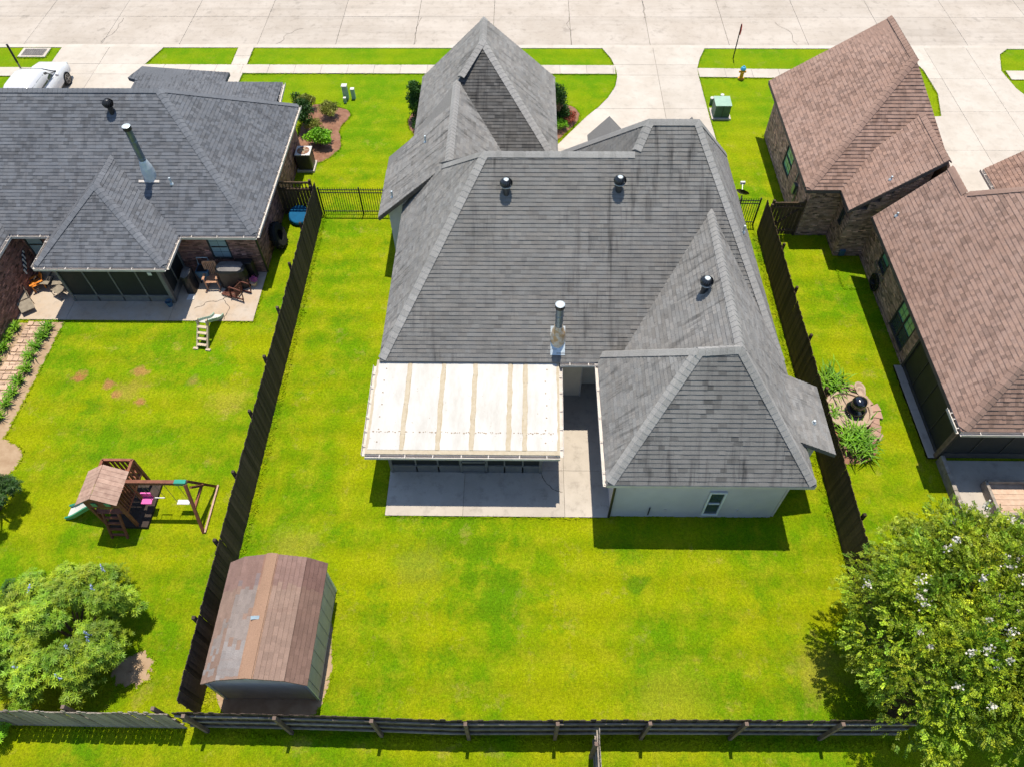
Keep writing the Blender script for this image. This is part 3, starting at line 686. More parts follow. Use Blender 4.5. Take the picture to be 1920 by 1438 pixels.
# flat white porch roof with six coated panels and tan seams
pr = MB(); c0 = [(-4.96,15.66,2.97),(1.32,15.66,2.97),(1.30,12.24,2.40),(-5.06,12.24,2.40)]
pr.extrude3(c0[::-1], (0,0,-.13)); porch = pr.build('porch_roof', 'sealant', house); porch['label'] = 'flat white coated porch roof with tan seams'
def onp(u, v): a = Vector(c0[0]).lerp(Vector(c0[1]), u); b = Vector(c0[3]).lerp(Vector(c0[2]), u); return a.lerp(b, v)
seams = [.0, .185, .370, .545, .735, .818, 1.0]
for i in range(6):
    a, b = seams[i]+.012, seams[i+1]-.012; q = []; r4 = random.Random(40+i); nn = 14
    up_, dn_ = [], []
    for k in range(nn+1):
        v = .012+k*(.958-.012)/nn; up_.append(onp(a+r4.uniform(-.003,.004), v)); dn_.append(onp(b+r4.uniform(-.004,.003), v))
    q = [p+Vector((0,0,.012)) for p in up_+dn_[::-1]]
    pb = MB(); pb.extrude3(q[::-1] if nrm_of(q[:1]+q[10:12]).z < 0 else q, (0,0,-.02)); o = pb.build('roof_panel', 'membrane', porch)
for i in range(1, 6):
    sb = MB(); r4 = random.Random(i); ps = [onp(seams[i]+r4.uniform(-.002,.002), .01+k*.95/12)+Vector((0,0,.012)) for k in range(13)]
    for k in range(12): sb.bar(ps[k], ps[k+1], .13+r4.uniform(-.03,.03), .02)
    sb.build('seam', 'sealant', porch)
pd = MB(); r4 = random.Random(9)
for k in range(90):
    u = .03+k*.0105+r4.uniform(-.003,.003); p = onp(u, .775+r4.uniform(-.006,.006)+.01*u)
    if r4.random() < .75: pd.lathe([(.03*r4.uniform(.4,1.2),0),(.02,.006),(0,.008)], (p.x,p.y,p.z+.012), 6)
for u0 in (.055, .93):
    for k in range(7): p = onp(u0+r4.uniform(-.005,.005), .1+k*.13); pd.lathe([(.03,0),(.02,.006),(0,.008)], (p.x,p.y,p.z+.012), 6)
tag(pd.build('sealant_dabs', 'pebble', porch), None, None, None, 'stuff')
gutter(porch, (-5.06,12.24,2.36), (1.30,12.24,2.36), (0,-1), hang=.8); gutter(porch, (-4.97,15.5,2.9), (-5.06,12.24,2.36), (-1,0), hang=.55); gutter(porch, (1.32,15.5,2.9), (1.30,12.24,2.36), (1,0), hang=.6)
# screened porch under it
scr = bpy.data.objects.new('screen_porch', None); COL.objects.link(scr); scr.parent = house
def screen_wall(parent, p0, p1, z0, z1, out, xs, kick=.42, frame='screen_frame', door=None, ht=.05):
    a = Vector((p0[0], p0[1], 0)); b = Vector((p1[0], p1[1], 0)); d = (b-a).normalized(); L = (b-a).length; n = Vector((out[0], out[1], 0)); V = lambda u, z, o=0: a+d*u+n*o+Vector((0,0,z))
    k = MB(); k.bar(V(0, z0+kick/2), V(L, z0+kick/2), .05, kick, up=(0,0,1)); k.build('kick_panel', frame, parent)
    rr = [0]+list(xs)+[L]
    for i in range(len(rr)-1):
        s = MB(); q = [V(rr[i]+.02, z0+kick, -.01), V(rr[i+1]-.02, z0+kick, -.01), V(rr[i+1]-.02, z1, -.01), V(rr[i]+.02, z1, -.01)]
        if (q[1]-q[0]).cross(q[2]-q[0]).dot(n) < 0: q = q[::-1]
        s.extrude3(q, -n*.01); s.build('screen', 'screen', parent)
    for i, u in enumerate(rr):
        w = .1 if i in (0, len(rr)-1) else ht
        f = MB(); f.bar(V(u, z0), V(u, z1), w, w); f.build('post', frame, parent)
    f = MB(); f.bar(V(0, z0+kick+.03, .005), V(L, z0+kick+.03, .005), .06, .06); f.bar(V(0, z1-.04, .005), V(L, z1-.04, .005), .06, .1); f.build('rail', frame, parent)
    if door:
        g = MB(); u0, u1 = door
        for q in ((V(u0, z0+.05, .03), V(u0, z0+2.0, .03)), (V(u1, z0+.05, .03), V(u1, z0+2.0, .03))): g.bar(q[0], q[1], .08, .05)
        for zz in (.06, .75, 1.98): g.bar(V(u0, z0+zz, .03), V(u1, z0+zz, .03), .05, .09)
        g.build('screen_door', frame, parent)
screen_wall(scr, (-4.52,12.92), (.72,12.92), .06, 2.3, (0,-1), [.88,1.65,2.42,3.38,3.98,4.62], door=(2.46,3.34))
screen_wall(scr, (-4.52,12.98), (-4.52,16.2), .06, 2.35, (-1,0), [1.07,2.14]); screen_wall(scr, (.72,12.98), (.72,16.2), .06, 2.35, (1,0), [1.07,2.14])
# roof vents
def turbine(parent, p, h=.55, r=.19, mat='metal'):
    n = MB(); n.cyl((p[0],p[1],p[2]-.25), (p[0],p[1],p[2]+h*.42), .11, .11, 14); t = n.build('turbine_vent', 'turbine' if mat == 'metal' else mat, parent, smooth=False)
    b = MB(); z = p[2]+h*.42; b.lathe([(.12,0),(r*.98,.03),(r*.98,.05)], (p[0],p[1],z), 18); b.lathe([(r*.55,h*.52),(r*.3,h*.56),(0,h*.575)], (p[0],p[1],z), 18); b.build('vent_cap', 'metal_pale' if mat == 'metal' else mat, t)  # pale cap colour stands in for the sun's highlight on top
    f = MB()
    for i in range(16):
        a0 = 2*math.pi*i/16; q = []
        for k in range(7):
            t_ = k/6; rr = r*(.92+.30*math.sin(t_*math.pi))*(1-.42*t_**3); zz = z+.04+t_*h*.49; aa = a0+.55*t_
            q.append((p[0]+rr*math.cos(aa), p[1]+rr*math.sin(aa), zz)); q.append((p[0]+rr*.86*math.cos(aa+.30), p[1]+rr*.86*math.sin(aa+.30), zz))
        f.add(q, [(2*k, 2*k+1, 2*k+3, 2*k+2) for k in range(6)])
    f.build('fins', 'turbine' if mat == 'metal' else mat, t)
    c = MB(); c.lathe([(r*.74,.05),(r*.86,h*.25),(r*.6,h*.5)], (p[0],p[1],z), 14); c.build('core', 'black_metal', t)
    return t
turbine(house, (-.53,20.04,6.68)); turbine(house, (3.29,20.12,6.74)); turbine(house, (5.86,16.4,5.78))
def flue(parent, p, ztop, r=.13, lean=(0,0), rust=True):
    x, y, z = p
    f = MB(); f.cyl((x,y,z), (x+lean[0],y+lean[1],ztop), r, r, 18); fo = f.build('flue_pipe', 'metal', parent, smooth=False)
    for k in (.35, .7):
        b = MB(); zz = z+(ztop-z)*k; b.lathe([(r+.004,0),(r+.01,.01),(r+.01,.03),(r+.004,.04)], (x+lean[0]*k,y+lean[1]*k,zz), 18); b.build('pipe_band', 'metal', fo)
    c = MB(); c.lathe([(r+.005,-.13),(r+.03,-.13),(r+.03,0),(r+.01,.03),(0,.045)], (x+lean[0],y+lean[1],ztop), 18); c.build('flue_cap', 'black_metal', fo)
    c = MB(); c.lathe([(r+.03,.028),(r*.9,.05),(0,.065)], (x+lean[0],y+lean[1],ztop), 18); c.build('cap_top', 'metal_pale', fo)
    c = MB(); c.lathe([(r*1.95,-.35),(r*1.95,.15),(r*1.75,.38),(r*1.2,.66),(r*1.03,.72)], (x,y,z), 18); c.build('storm_collar', 'rust' if rust else 'metal_pale', fo)
    return fo
flue(house, (1.27,16.16,3.55), 5.28)
fl = MB(); fl.add([(1.02,15.72,E0+sM*.17+.03),(1.52,15.72,E0+sM*.17+.03),(1.52,16.5,E0+sM*.95+.03),(1.02,16.5,E0+sM*.95+.03)], [(0,1,2,3)]); fl.build('flashing', 'metal_pale', house)
def vent_pipe(parent, p, streak=None, h=.3):
    v = MB(); v.cyl((p[0],p[1],p[2]-.1), (p[0],p[1],p[2]+h), .04, .04, 10); v.lathe([(.09,-.02),(.07,.03),(.045,.06)], p, 10); return v.build('vent_pipe', 'metal_pale', parent)
vent_pipe(house, (-4.0,26.0,LWE+lw*1.87)); vent_pipe(house, (-5.3,23.9,LWE+lw*.57)); vent_pipe(house, (9.45,13.1,3.12), h=.12); vent_pipe(house, (8.0,20.2,E0+1.68*1.03))
PAVED += [[(-4.5,16),(8.6,16),(8.6,26.8),(-4.5,26.8)], [(3.05,11.25),(8.56,11.25),(8.56,17),(3.05,17)], [(-5.5,23.6),(-4.3,23.6),(-4.3,27),(-5.5,27)], [(-4.4,26),(1.15,26),(1.15,32),(-4.4,32)]]
# satellite dish on the right-hand eave
dish = thing('satellite_dish', 'small grey satellite dish at the right eave of the middle house', 'dish', (9.8,26.2,0))
b = MB(); b.cyl((9.8,26.2,.0), (9.8,26.2,1.5), .03); b.build('mast', 'metal', dish)
b = MB(); M3 = Matrix.Rotation(R_(-55), 3, 'X') @ Matrix.Rotation(R_(20), 3, 'Y'); q = []
prof = [(0,0),(.12,.012),(.24,.05),(.30,.085)]
for rr, zz in prof:
    for i in range(16): t = i*math.pi/8; q.append(M3 @ Vector((rr*math.cos(t), rr*.9*math.sin(t), zz))+Vector((9.8,26.25,1.57)))
b.add(q, [(j*16+i, j*16+(i+1) % 16, (j+1)*16+(i+1) % 16, (j+1)*16+i) for j in range(3) for i in range(16)]); b.build('reflector', 'black_cover', dish)
b = MB(); b.bar((9.8,26.25,1.55), (9.87,26.75,1.7), .03); b.box((9.88,26.8,1.73), (.2,.1,.12)); b.build('receiver_arm', 'white_plastic', dish)
# ------------------------------------------------------------------ left-hand house: blue-grey roof, brick walls
lh = thing('house', 'red brick house with blue-grey hip roof and screened porch, at the left', 'house', (-16.0, 25.0, 0))
e = 2.5; s2 = .667; yE = 22.39; yRg = 27.41; zRg = e+s2*(yRg-yE)
A0 = (-10.8,yE,e); A1 = (-14.97,yRg,zRg); A2 = (-32.0,yRg,zRg); A3 = (-32.0,yE,e); A4 = (-10.74,31.48,e)
PY = 20.55; pz = 4.30; P0 = (-19.18,PY,e); P1 = (-13.98,PY,e); PA = (-16.9,23.3,pz); PB = (-16.86,yE+(pz-e)/s2+.02,pz)
lf = [([A0,A1,A2,A3], A0), ([A0,A4,A1], A0), ([P0,P1,PA], P0), ([P1,(-13.98,22.45,e),PB,PA], P1), ([P0,PA,PB,(-19.18,22.45,e)], P0),
      ([(-11.89,33.42,e),(-11.8,27.6,e),(-17.41,27.6,4.5),(-17.41,30.26,4.5)], A1),
      ([(-14.75,34.28,e),(-14.8,31.5,e),(-18.4,31.5,3.9),(-18.1,32.6,3.82)], A1),
      ([(-20.95,yE,e),(-20.95,12.0,e),(-24.0,12.0,e+2.4),(-24.0,yE+3.6,e+2.4)], A0)]
lbk = [[A1,A4,(-32,31.48,e),A2], [(-11.89,33.42,e),(-17.41,30.26,4.5),(-17.6,33.42,e)], [(-14.75,34.28,e),(-18.1,32.6,3.82),(-18.2,34.28,e)]]
dk = deck(lh, [f for f, o in lf]+lbk, 'roof_blue'); dk['label'] = 'blue-grey shingle roof'
lst = []
for f, o in lf: lst += tiles(f, o, .20, .143, shingle_tint(.94, 1.10, .28, .74), lift=(.020, .003), wvar=.4)
emit_tiles(lst, 'shingle', 'shingles', 'roof_blue', dk)
N = [nrm_of(f) for f, o in lf]
for ln, a, b in (((A0,A1),0,1), ((A1,(-26,yRg,zRg)),0,None), ((P0,PA),2,4), ((P1,PA),2,3), ((PA,PB),3,4), ((A4,A1),1,None)):
    caps(ln, dk, 'roof_blue', .21, .16, tintr=(1.05, 1.25), na=N[a], nb=(N[b] if b is not None else Vector((0,.55,.83))))
WY = 22.8
brick_wall(lh, (-20.95,WY), (-11.1,WY), 0, 2.36, (0,-1), holes=[(7.78,8.62,.82,2.12),(.1,.85,.9,2.2)])
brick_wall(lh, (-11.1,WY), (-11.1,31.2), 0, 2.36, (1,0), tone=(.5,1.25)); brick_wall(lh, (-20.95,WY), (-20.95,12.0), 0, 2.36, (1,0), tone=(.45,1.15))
window(lh, (-13.17,WY), (-12.33,WY), .82, 2.12, (0,-1), 'frame_dark', 'blind', rails=1, muntin=1, upper='blind'); window(lh, (-20.85,WY), (-20.1,WY), .9, 2.2, (0,-1), 'frame_dark', 'blind', rails=1)
for a, b, o in (((-20.95,yE,e),(-19.2,yE,e),(0,-1)), ((P0),(P1),(0,-1)), ((-13.98,yE,e),P1,(1,0)), ((-19.18,yE,e),P0,(-1,0)), ((-13.98,yE,e),A0,(0,-1)), (A0,A4,(1,0)), ((-20.95,yE,e),(-20.95,12,e),(1,0)), ((-11.89,33.42,e),(-11.8,31.9,e),(1,0))):
    gutter(lh, Vector(a)-Vector((0,0,.02)), Vector(b)-Vector((0,0,.02)), o, hang=.85)
for q in (((-10.85,22.45,2.4),(-11.03,22.7,2.2),(-11.04,22.75,.1)),):
    ds = MB(); ds.tube(q, .045, 6); ds.build('downspout', 'black_metal', lh)
lp = bpy.data.objects.new('screen_porch', None); COL.objects.link(lp); lp.parent = lh
screen_wall(lp, (-18.83,21.0), (-14.6,21.0), .06, 2.38, (0,-1), [1.05,2.12,3.2], kick=.3); screen_wall(lp, (-14.6,21.05), (-14.6,22.72), .06, 2.38, (1,0), [.75], kick=.3); screen_wall(lp, (-18.83,21.05), (-18.83,22.72), .06, 2.38, (-1,0), [.75], kick=.3)
pb = MB(); pb.bar((-14.62,20.95,.06), (-14.62,20.95,2.4), .13); pb.build('porch_post', 'screen_frame', lh)
pb = MB(); pb.box((-15.05,20.97,1.7), (.16,.012,.16)); pb.build('notice', 'frame_white', lh)
sf = MB(); sf.prism([(-19.1,20.6),(-14.05,20.6),(-14.05,22.7),(-19.1,22.7)], e-.19, e-.165); sf.build('soffit', 'fascia_dark', lh)
turbine(lh, (-16.85,26.62,5.36), .55, .19, 'black_metal'); flue(lh, (-15.2,24.43,3.9), 6.15, .135, rust=False)
fl = MB(); zf = e+s2*(24.2-yE)+.05; fl.box((-15.22,24.2,zf), (.85,.1,.012), mtx=Matrix.Rotation(math.atan(s2), 3, 'X')); fl.build('flashing', 'fascia_white', lh)
vent_pipe(lh, (-14.3,24.15,e+s2*(24.15-yE)))
PAVED += [[(-32,22.6),(-11.1,22.6),(-11.1,31.2),(-32,31.2)], [(-32,12),(-20.95,12),(-20.95,23),(-32,23)], [(-19,30),(-12.2,30),(-12.2,33.2),(-19,33.2)]]
fb = MB(); fb.prism([(-32,28),(-11.6,28),(-11.6,30.6),(-12.2,33.1),(-32,33.1)], 0, 2.3); fb.build('wall', 'brick_left', lh)
# striped fish on the brick wall
fish = thing('wall_fish', 'striped navy and white fish ornament hung on the left brick wall', 'ornament', (-20.9,22.05,1.2))
for k in range(9):
    w = .17*math.sin(math.pi*(k+.9)/10)+.03 if k < 7 else .06+.05*(k-6); b = MB(); b.box((-20.9,22.42-.07*k,1.5-.075*k), (.03,.07,1.5*w)); b.build('stripe', 'stripe_dark' if k % 2 else 'frame_white', fish)

# ------------------------------------------------------------------ right-hand house: brown roof, brown brick
rh = thing('house', 'brown brick house with brown shingled roof, at the right', 'house', (17.0, 22.0, 0))
e = 2.75; zb = 6.30; B0 = (12.03,33.25,e); B1 = (12.03,25.06,e); B2 = (16.31,29.15,zb); B3 = (16.28,32.5,zb); B4 = (18.35,25.06,e); B5 = (18.35,33.25,e)
zs = 5.2; S0 = (13.47,25.9,e); S1 = (13.47,23.79,e); S2 = (16.4,23.79,zs); S3 = (16.4,26.9,zs)
M0 = (14.33,13.05,e); M1 = (14.33,23.4,e); mS = (zs-e)/(16.4-14.33); Mj = (16.4,21.9,zs); Mh = (17.9,20.14,e+mS*3.57); Mq = (14.33,21.9,e); Mn = (16.4,23.4,zs)
hz_ = Mh[2]; rs = (4.6-e)/(14.45-13.05); Mr = (17.9,13.05+(hz_-e)/rs,hz_)
rf = [([B0,B1,B2,B3], B1), ([B1,B4,B2], B1), ([S1,S2,S3,S0], S1), ([M0,Mr,Mh,Mj,Mq], M0), ([Mq,Mj,Mn,M1], M0), ([M0,(26,13.05,e),(26,Mr[1],hz_),Mr], M0),
      ([(20.1,26.7,2.6),(20.1,24.6,2.6),(22.3,23.6,4.3),(22.3,26.7,4.3)], B1)]
bk = [[B4,B5,B3,B2], [S2,S3,(17.6,26.9,e),(17.6,23.79,e)], [Mj,Mh,(18.4,22.6,e),(17.8,23.4,e),Mn], [Mr,(26,Mr[1],hz_),(26,20.14,hz_),Mh], [Mh,(26,20.14,hz_),(26,23.5,e),(18.4,23.5,e)]]
dk = deck(rh, [f for f, o in rf]+bk, 'roof_brown'); dk['label'] = 'brown shingle roof'
lst = []
for i, (f, o) in enumerate(rf): lst += tiles(f, o, .17, .148, shingle_tint(.95, 1.12, .28, .74) if i not in (1, 5) else shingle_tint(.88, 1.05, .28, .75), lift=(.019 if i not in (1, 5) else .028, .003), wvar=.45)  # rear slopes toned darker, painting in the weaker sun they get
emit_tiles(lst, 'shingle', 'shingles', 'roof_brown', dk)
N = [nrm_of(f) for f, o in rf]
for ln, a, b in (((B1,B2),0,1), ((B2,B3),0,None), ((S2,S3),2,None), ((M0,Mr),3,5), ((Mn,Mj),4,None), ((Mj,Mh),3,None)):
    caps(ln, dk, 'roof_brown', .22, .17, tintr=(.88, 1.06), na=N[a], nb=(N[b] if b is not None else Vector((.6,.3,.75))))
for a, b in ((B0,B1),(B1,(13.5,25.06,e)),(S1,S0),(S1,S2),(M0,M1),(M1,Mn),(B0,B3)):
    fb = MB(); dz = Vector((0,0,-.1)); fb.bar(Vector(a)+dz, Vector(b)+dz, .03, .14); fb.build('fascia', 'fascia_dark', rh)
kw = dict(mat='brick_right', mortar='mortar_grey', tone=(.6,1.3))
brick_wall(rh, (12.4,32.7), (12.4,25.3), 0, 2.6, (-1,0), holes=[(3.4,4.55,.9,2.05)], **kw); window(rh, (12.4,29.3), (12.4,28.15), .9, 2.05, (-1,0), 'frame_dark', 'glass_green', mull=1, rails=1, muntin=1)
brick_wall(rh, (12.4,25.3), (13.78,25.3), 0, 2.6, (0,-1), **kw); brick_wall(rh, (13.78,25.3), (13.78,24.0), 0, 2.6, (-1,0), holes=[(.45,.8,1.3,2.0)], **kw)
window(rh, (13.78,24.85), (13.78,24.5), 1.3, 2.0, (-1,0), 'frame_dark', 'glass_dark', rails=0)
brick_wall(rh, (13.78,24.0), (14.95,24.0), 0, 2.6, (0,-1), **kw)
for k in range(5): brick_wall(rh, (14.3+k*.38,23.98+.004*k), (16.2,23.98+.004*k), 2.6+k*.42, 2.6+k*.42+.42, (0,-1), **kw)
brick_wall(rh, (14.95,24.0), (14.95,17.8), 0, 2.6, (-1,0), holes=[(1.5,2.3,1.05,1.8),(4.2,5.7,.32,1.78)], **kw)
window(rh, (14.95,22.5), (14.95,21.7), 1.05, 1.8, (-1,0), 'frame_dark', 'glass_dark', rails=1, upper='glass_green'); window(rh, (14.95,19.8), (14.95,18.3), .32, 1.78, (-1,0), 'frame_dark', 'glass_dark', mull=2, rails=1, muntin=1, upper='glass_green')
ar = MB()
for i in range(11):
    t = math.pi*i/10; y = 22.1+.52*math.cos(t); z = 1.0-.12*math.sin(t); ar.box((14.93,y,z-.04), (.06,.05,.16))
ar.build('brick_arch', 'mortar_grey', rh)
ln = MB(); ln.bar((12.37,32.7,2.72), (12.37,25.3,2.72), .05, .12); ln.build('frieze_board', 'fascia_dark', rh)
rp = bpy.data.objects.new('screen_porch', None); COL.objects.link(rp); rp.parent = rh
screen_wall(rp, (14.95,17.75), (14.95,13.7), .12, 2.6, (-1,0), [1.0,2.0,3.05], kick=.06, frame='frame_dark', ht=.03); screen_wall(rp, (14.95,13.65), (24,13.65), .12, 2.6, (0,-1), [1.0,2.05,3.1,4.2,5.3], kick=.25, frame='frame_dark', ht=.03)
pb = MB(); pb.bar((14.92,13.68,.1), (14.92,13.68,2.65), .16); pb.build('porch_post', 'wood_post', rh)
gutter(rh, (14.33,13.05,e-.02), (26,13.05,e-.02), (0,-1), hang=1.2); gutter(rh, (14.33,14.0,e-.02), (14.33,13.05,e-.02), (-1,0), hang=.3)
gutter(rh, (20.1,26.7,2.58), (20.1,25.2,2.58), (-1,0), hang=.6)
for p in ((14.85,24.3,e+.836*1.38),(14.85,22.75,e+mS*.52)): vent_pipe(rh, p, h=.16)
wallb = MB(); wallb.prism([(12.6,25.5),(18,25.5),(18,32.4),(12.6,32.4)], 0, 2.6); wallb.prism([(15.15,14.5),(26,14.5),(26,23.2),(15.15,23.2)], 0, 2.6); wallb.build('inner_wall', 'mortar_grey', rh)
gb = MB(); gb.extrude3([(12.5,32.55,0),(18.1,32.55,0),(18.1,32.55,2.7),(16.29,32.55,6.1),(12.5,32.55,2.7)], (0,.12,0)); gb.build('gable_wall', 'mortar_grey', rh)
PAVED += [[(12.4,25.3),(20.4,25.3),(20.4,32.8),(12.4,32.8)], [(13.78,22),(26,22),(26,25.4),(13.78,25.4)], [(14.95,13.5),(26,13.5),(26,24),(14.95,24)]]
ep = MB(); ep.box((12.32,26.9,1.35), (.14,.28,.45)); ep.cyl((12.34,26.65,1.5),(12.34,26.65,.3),.025); ep.cyl((12.34,27.1,1.6),(12.34,27.1,2.6),.03); ep.build('meter_box', 'metal', rh)
ep = MB(); ep.box((14.1,23.93,.25), (.22,.1,.3)); ep.build('vent_box', 'blue_dull', rh)
wr = thing('wall_ornament', 'black wrought iron oval ornament on the right brick wall', 'ornament', (14.9,22.0,.5))
b = MB(); pts = [(14.88,21.95+.36*math.cos(t*math.pi/10),.45+.34*math.sin(t*math.pi/10)) for t in range(21)]; b.tube(pts, .045, 6); b.build('rim', 'iron', wr)
b = MB()
for k in range(6): t = k*math.pi/6; b.bar((14.88,21.95+.34*math.cos(t),.45+.32*math.sin(t)), (14.88,21.95-.34*math.cos(t),.45-.32*math.sin(t)), .035)
b.lathe([(.12,-.05),(.16,0),(.12,.05)], (14.87,21.95,.45), 10); b.build('scrollwork', 'iron', wr)
# raised planter in the right-hand patio
pl = thing('planter_box', 'square raised timber planter on the right patio', 'planter', (16.9,11.9,0))
for a, b in (((16.15,12.55),(17.7,12.55)),((16.15,11.3),(17.7,11.3)),((16.15,12.55),(16.15,11.3)),((17.7,12.55),(17.7,11.3))):
    for z in (.12,.32): o = MB(); o.bar((*a,z),(*b,z),.1,.19); o.build('timber', 'wood_grey', pl)
for k in range(6): o = MB(); o.box((16.93,11.4+.21*k,.2), (1.42,.2,.03)); o.build('board', 'paver', pl)
lw_ = thing('garden_wall', 'low dark timber edging wall along the right patio', 'wall', (15.0,11,0))
for k in range(9):
    o = MB(); o.box((14.98,13.2-k*.7,.2), (.14,.68,.42)); o.build('timber', 'wood_grey', lw_)
# ------------------------------------------------------------------ fences
def picket_mesh(w, h, mat, name='picket'):
    res = []
    for q in range(3):
        b = MB(); r = random.Random(q); c = .03; t = .018; hh = h+r.uniform(-.02,.02)
        pts = [(-w/2,0),(w/2,0),(w/2,hh-c),(w/2-c,hh),(-w/2+c,hh),(-w/2,hh-c)]
        b.extrude3([(x,-t/2,z) for x, z in pts], (0,t,0)); res.append(b.mesh(name, mat))
    return res
def board_fence(label, pts, side, mat='wood_fence', pw=.14, h=1.83, posts=2.44, post_side=None, rails=True, post_h=1.95, lean=.006, sag=.02, gap=.001):
    """privacy fence along pts; pickets on `side` (+1 left of travel), posts and rails on the other side"""
    f = thing('privacy_fence', label, 'fence', (pts[0][0], pts[0][1], 0)); pm = picket_mesh(pw-gap, h, mat); off = woff(f)
    P = [Vector((x, y, 0)) for x, y in pts]
    for i in range(len(P)-1):
        a, b = P[i], P[i+1]; d = (b-a); L = d.length; d.normalize(); n = Vector((-d.y, d.x, 0))*side; k = int(L/pw); rz = math.atan2(d.y, d.x)
        for j in range(k):
            p = a+d*((j+.5)*L/k)+n*.035
            link_mesh('picket', pm[rnd.randrange(3)], f, p+n*(.011*(j % 2) if gap < 0 else 0)-off+Vector((0,0,.02+rnd.uniform(-sag,sag))), (rnd.uniform(-lean,lean), rnd.uniform(-.008,.008), rz))
        for z in (.35,.95,1.55):
            r = MB(); r.bar(a+Vector((0,0,z)), b+Vector((0,0,z)), .04, .09); r.build('rail', 'wood_grey' if posts > 5 else mat, f)
        q = 0.4
        while q < L:
            p = a+d*q-n*.07; r = MB(); r.box((p.x,p.y,post_h/2), (.095,.095,post_h), rz); r.build('post', 'wood_post' if posts > 5 or mat == 'wood_grey' else mat, f); q += posts
    return f
board_fence('dark board fence between the middle yard and the left yard', [(-9.33,26.6),(-9.33,4.75)], 1, h=1.83, posts=2.4)
board_fence('dark board fence between the middle yard and the right yard', [(10.75,25.5),(10.76,4.45)], -1, h=1.83, mat='wood_brown')
board_fence('board fence along the back of the middle yard, posts facing out', [(-9.35,4.42),(-6.9,4.40),(-4.3,4.36),(-1.8,4.30),(.65,4.33),(3.1,4.37),(5.65,4.39),(8.2,4.41),(10.75,4.44)], 1, posts=9.0, post_h=1.98, gap=-.02)
board_fence('weathered board fence along the back of the left yard', [(-20.0,4.52),(-9.55,4.46)], -1, mat='wood_grey', gap=.008, lean=.015)
board_fence('short fence running off from the back fence towards the bottom edge', [(2.12,4.2),(2.10,-3.0)], 1, mat='wood_grey')
def gate(label, x0, x1, y, mat, h=1.83, lattice=True):
    g = thing('wood_gate', label, 'gate', ((x0+x1)/2, y, 0)); pm = picket_mesh(.135, h-(.32 if lattice else 0), mat); k = int((x1-x0)/.142); off = woff(g)
    for j in range(k): link_mesh('picket', pm[j % 3], g, Vector((x0+(j+.5)*(x1-x0)/k, y, .03))-off)
    for z in (.3, 1.45 if lattice else 1.6, h): r = MB(); r.bar((x0,y-.04,z), (x1,y-.04,z), .05, .09); r.build('rail', mat, g)
    if lattice:
        for j in range(k): r = MB(); r.bar((x0+(j+.5)*(x1-x0)/k,y,1.45), (x0+(j+.5)*(x1-x0)/k,y,h), .04); r.build('baluster', mat, g)
    else: r = MB(); r.bar((x0,y-.045,.3), (x1,y-.045,1.6), .05, .09); r.build('brace', mat, g)
    for x in (x0, x1): r = MB(); r.box((x,y,.98), (.1,.1,1.96)); r.build('post', mat, g)
gate('brown gate with open top slats beside the left brick house', -11.0, -9.5, 26.6, 'wood_gate'); gate('brown braced gate beside the right brick house', 10.95, 12.3, 25.35, 'wood_gate', lattice=False)
def iron_fence(label, x0, x1, y, h=1.45):
    f = thing('iron_fence', label, 'fence', (x0, y, 0)); off = woff(f)
    b = MB(); b.box((0,0,h/2), (.022,.022,h)); b.lathe([(.016,h),(.010,h+.03),(0,h+.06)], (0,0,0), 4); bm = b.mesh('bar', 'iron'); k = int((x1-x0)/.105)
    for j in range(k+1): link_mesh('bar', bm, f, Vector((x0+(x1-x0)*j/k, y, .03))-off)
    for z in (.16, h-.22, h-.06): r = MB(); r.bar((x0,y,z), (x1,y,z), .034); r.build('rail', 'iron', f)
    for x in (x0, (x0+x1)/2, x1): r = MB(); r.box((x,y,h/2+.03), (.06,.06,h+.1)); r.build('post', 'iron', f)
iron_fence('black iron fence left of the middle house', -9.22, -5.55, 26.62); iron_fence('black iron fence right of the middle house', 8.9, 10.62, 26.0)
# ------------------------------------------------------------------ plants
def leaves_object(name, mat, parent, C_, A_, B_, tint, fold=.0):
    """leaf blades as rhombs: centres C_, half-length vectors A_, half-width vectors B_ (n,3), tint (n,)"""
    n = len(C_); off = np.array(woff(parent)) if parent is not None else np.zeros(3)
    V = np.empty((n, 4, 3), np.float32); V[:,0] = C_-A_; V[:,1] = C_+B_-A_*.1; V[:,2] = C_+A_; V[:,3] = C_-B_-A_*.1; V -= off
    me = bpy.data.meshes.new(name); me.vertices.add(4*n); me.vertices.foreach_set('co', V.ravel())
    me.loops.add(4*n); me.loops.foreach_set('vertex_index', np.arange(4*n, dtype=np.int32))
    me.polygons.add(n); me.polygons.foreach_set('loop_start', np.arange(0, 4*n, 4, dtype=np.int32)); me.polygons.foreach_set('loop_total', np.full(n, 4, np.int32))
    me.materials.append(MAT[mat]); a = me.color_attributes.new('tint', 'FLOAT_COLOR', 'CORNER')
    c = np.ones((n, 4, 4), np.float32); c[:,:,:3] = np.asarray(tint, np.float32).reshape(n, 1, -1); a.data.foreach_set('color', c.ravel())
    me.update(calc_edges=True); me.validate(); o = bpy.data.objects.new(name, me); COL.objects.link(o); o.parent = parent; return o
def unit(v): return v/np.maximum(1e-6, np.linalg.norm(v, axis=-1, keepdims=True))
